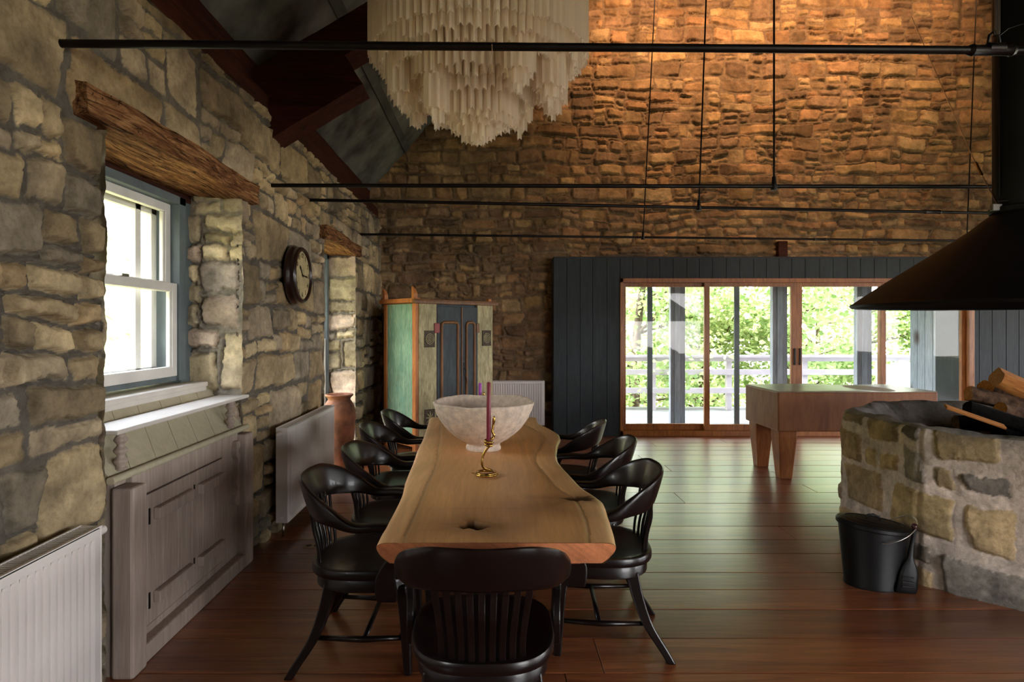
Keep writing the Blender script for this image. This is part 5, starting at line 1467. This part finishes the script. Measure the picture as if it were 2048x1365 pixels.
def terrain():
    xs = np.linspace(-40, 45, 160); ys = np.linspace(-25, 60, 160)
    X, Y = np.meshgrid(xs, ys)
    Z = -.5-.16*np.clip(Y-12.5, 0, 30)+fbm(X*.2, Y*.2, 3, 4)*.5*np.clip((Y-12.5)/3, 0, 1)
    rise = np.clip((-X-5.4)/1.0, 0, 7)
    Z = Z+rise*.85+fbm(X*.8, Y*.8, 9, 4)*.35*np.clip((-X-4.5), 0, 1)
    ins = (X > -3.2) & (X < 9.5) & (Y > -4) & (Y < 12); Z = np.where(ins, -.6, Z)
    o = npmesh('ground', np.stack([X, Y, Z], -1).reshape(-1, 3), grid_faces(160, 160), M['bank'])
    tag(o, 'pale sloping ground and bank around the house', 'ground', kind='structure')
terrain()
def tree_mesh(seed, h, crown_r, n, leaf, mat, z0=1.0):
    R = np.random.default_rng(seed); rr = random.Random(seed)
    tr = MB(); pts = []; x = y = 0
    for k in range(9):
        pts.append((x, y, h*k/8*.95)); x += rr.uniform(-.16, .16); y += rr.uniform(-.16, .16)
    tr.tube(pts, [.11*(1-k/9)+.02 for k in range(9)], 9)
    tips = []
    for k in range(26):
        zz = rr.uniform(.12, .9); base = Vector(pts[int(zz*8)]); a = rr.uniform(0, 6.28); L = crown_r*rr.uniform(.5, 1.0)*(1.1-.5*zz)
        tip = base+Vector((math.cos(a)*L, math.sin(a)*L, L*rr.uniform(.0, .6)))
        mid = (base+tip)/2+Vector((rr.uniform(-.15,.15), rr.uniform(-.15,.15), rr.uniform(-.1,.2)))
        tr.tube([base, mid, tip], [.035, .02, .006], 5); tips += [mid, tip, (mid+tip)/2]
    tips = np.array([tuple(t) for t in tips])
    c = tips[R.integers(0, len(tips), n)]+R.normal(0, .36, (n, 3))*np.array([1, 1, .7])
    u = R.normal(0, 1, (n, 3)); u[:, 2] *= .45; u /= np.linalg.norm(u, axis=1)[:, None]
    v = np.cross(u, R.normal(0, 1, (n, 3))); v /= np.linalg.norm(v, axis=1)[:, None]
    s = R.uniform(.6, 1.25, (n, 1))*leaf
    V = np.stack([c-u*s*.5, c+v*s*.42, c+u*s*.6, c-v*s*.42], 1).reshape(-1, 3)
    Fq = np.arange(4*n).reshape(-1, 4)
    cols = np.repeat(np.clip(R.normal(.5, .28, n), 0, 1), 4)[:, None]*np.ones(3)
    lm = bpy.data.meshes.new('foliage'); 
    ob = npmesh('foliage', V, Fq, mat, cols=cols, smooth=False)
    return tr, ob
def trees():
    spots = [(3.15, 13.6, -1.0, 0, 'slender tree with pale bark, leftmost beyond the railing'), (5.3, 15.5, -1.4, 1, 'leafy tree directly behind the first porch post'),
             (7.4, 14.6, -1.2, 2, 'bright green tree seen through the second pane'), (9.6, 15.8, -1.3, 0, 'leafy tree behind the door handles'), (11.6, 14.4, -1.2, 1, 'tree with broad green leaves seen just left of the hood tip'),
             (13.6, 15.6, -1.3, 2, 'tree seen beneath the right edge of the hood'), (1.2, 16.0, -1.4, 1, 'tree beyond the left end of the deck'),
             (4.2, 19.5, -2.2, 2, 'distant tree behind the left pane'), (7.3, 20.5, -2.4, 0, 'distant tree behind the second pane'), (10.8, 20.0, -2.3, 1, 'distant tree behind the third pane'),
             (14.6, 19.5, -2.2, 0, 'distant tree behind the right pane'), (17.5, 17.8, -2.0, 2, 'distant tree at the far right beyond the porch'), (-1.5, 18.5, -2.0, 0, 'distant tree at the far left of the woods')]
    protos = []
    for i, (sd, mt) in enumerate(((3, 'leaf'), (8, 'leaf2'), (13, 'leaf'))):
        r = thing('maple_tree', '', 'tree')
        tr, ob = tree_mesh(sd, 6.6, 2.2, 8500, .125, M[mt])
        tr.build('trunk', M['bark'], r, smooth=True); ob.parent = r; protos.append(r)
    used = set()
    for (x, y, z, k, lab) in spots:
        o = protos[k] if k not in used else copy_tree(protos[k]); used.add(k)
        o.location = (x, y, z); o.rotation_euler = (0, 0, (x*37+y*11) % 6.28); tag(o, lab, 'tree', 'trees beyond the deck')
trees()
def shrubs():
    tr, ob = tree_mesh(44, 1.4, .8, 2600, .09, M['leaf2'])
    r = thing('bush', 'pale yellow-green bush outside the near window', 'bush', (-4.6, 8.2, -.5)); tr.build('stems', M['bark'], r); ob.parent = r
    o = copy_tree(r); o.location = (-5.4, 10.4, -.3); tag(o, 'pale bush farther along the bank, outside the near window', 'bush')
shrubs()

# ------------------------------------------------------------------ LIGHT
def world():
    w = bpy.data.worlds.new('sky'); S.world = w; w.use_nodes = True; nt = w.node_tree; nt.nodes.clear()
    out = nt.nodes.new('ShaderNodeOutputWorld'); bg = nt.nodes.new('ShaderNodeBackground')
    tc = nt.nodes.new('ShaderNodeTexCoord'); sp = nt.nodes.new('ShaderNodeSeparateXYZ'); nt.links.new(tc.outputs['Generated'], sp.inputs[0])
    r = nt.nodes.new('ShaderNodeValToRGB'); nt.links.new(sp.outputs[2], r.inputs[0])
    r.color_ramp.elements[0].position = 0; r.color_ramp.elements[0].color = (.97, .95, .93, 1)
    r.color_ramp.elements[1].position = .7; r.color_ramp.elements[1].color = (.80, .87, 1.0, 1)
    nt.links.new(r.outputs[0], bg.inputs[0]); bg.inputs[1].default_value = 8.0; nt.links.new(bg.outputs[0], out.inputs[0])
world()
def light(name, kind, loc, rot, energy, color=(1,1,1), **k):
    l = bpy.data.lights.new(name, kind); l.energy = energy; l.color = color
    for a, v in k.items(): setattr(l, a, v)
    o = bpy.data.objects.new(name, l); COL.objects.link(o); o.location = loc; o.rotation_euler = rot; return o
def aim(o, d): o.rotation_euler = Vector(d).to_track_quat('-Z', 'Y').to_euler()
sun = light('sun', 'SUN', (0,0,12), (0,0,0), 9.0, (1, .95, .86), angle=D(1.2)); aim(sun, (.30, .42, -.86))
def portal(loc, d, sx, sy):
    o = light('window_daylight', 'AREA', loc, (0,0,0), 1, shape='RECTANGLE', size=sx, size_y=sy); o.data.cycles.is_portal = True; aim(o, d); return o
portal(((DX0+DX1)/2, 9.03, 1.12), (0,-1,0), 4.9, 2.1)
portal((-2.16, 3.12, 1.75), (1,0,0), 1.25, 1.25)
portal((-2.16, 6.35, 1.2), (1,0,0), 1.25, 2.3)
portal((-2.16, -.65, 1.6), (1,0,0), 1.5, 1.4)
for a, b in WINS: portal((XR+.42, (a+b)/2, 1.72), (-1,0,0), 2.8, 2.05)
for a, b in OPS: portal(((a+b)/2, -3.65, 1.5), (0,1,0), b-a, 2.4)
# warm lamps on the truss washing the far wall, above the frame
for i, (x, y, z, tx, tz, e) in enumerate(((2.1, 6.8, 6.4, 2.3, 5.4, 200), (4.1, 6.8, 6.6, 4.2, 5.3, 190), (5.9, 6.8, 6.5, 5.7, 5.6, 110))):
    o = light('spot_lamp', 'SPOT', (x, y, z), (0,0,0), e, (1, .57, .30), spot_size=D(100), spot_blend=1.0, shadow_soft_size=.05)
    aim(o, (tx-x, YW-y, tz-z))

# ------------------------------------------------------------------ CAMERA
cam = bpy.data.cameras.new('camera'); co = bpy.data.objects.new('camera', cam); COL.objects.link(co)
co.location = (0, 0, H); co.rotation_euler = (math.pi/2, 0, 0)
cam.sensor_width = 36; cam.lens = 36*F/2048; cam.shift_x = (1024-CX)/2048; cam.shift_y = -(682.5-CY)/2048
cam.clip_start = .05; cam.clip_end = 300
S.camera = co
S.view_settings.view_transform = 'Standard'; S.view_settings.look = 'None'; S.view_settings.gamma = 1; S.view_settings.exposure = 1.22
S.view_settings.use_curve_mapping = False
S.cycles.use_denoising = True; S.cycles.transparent_max_bounces = 40; S.cycles.max_bounces = 9; S.cycles.diffuse_bounces = 5; S.cycles.use_adaptive_sampling = True; S.cycles.adaptive_threshold = .02; S.cycles.sample_clamp_indirect = 8
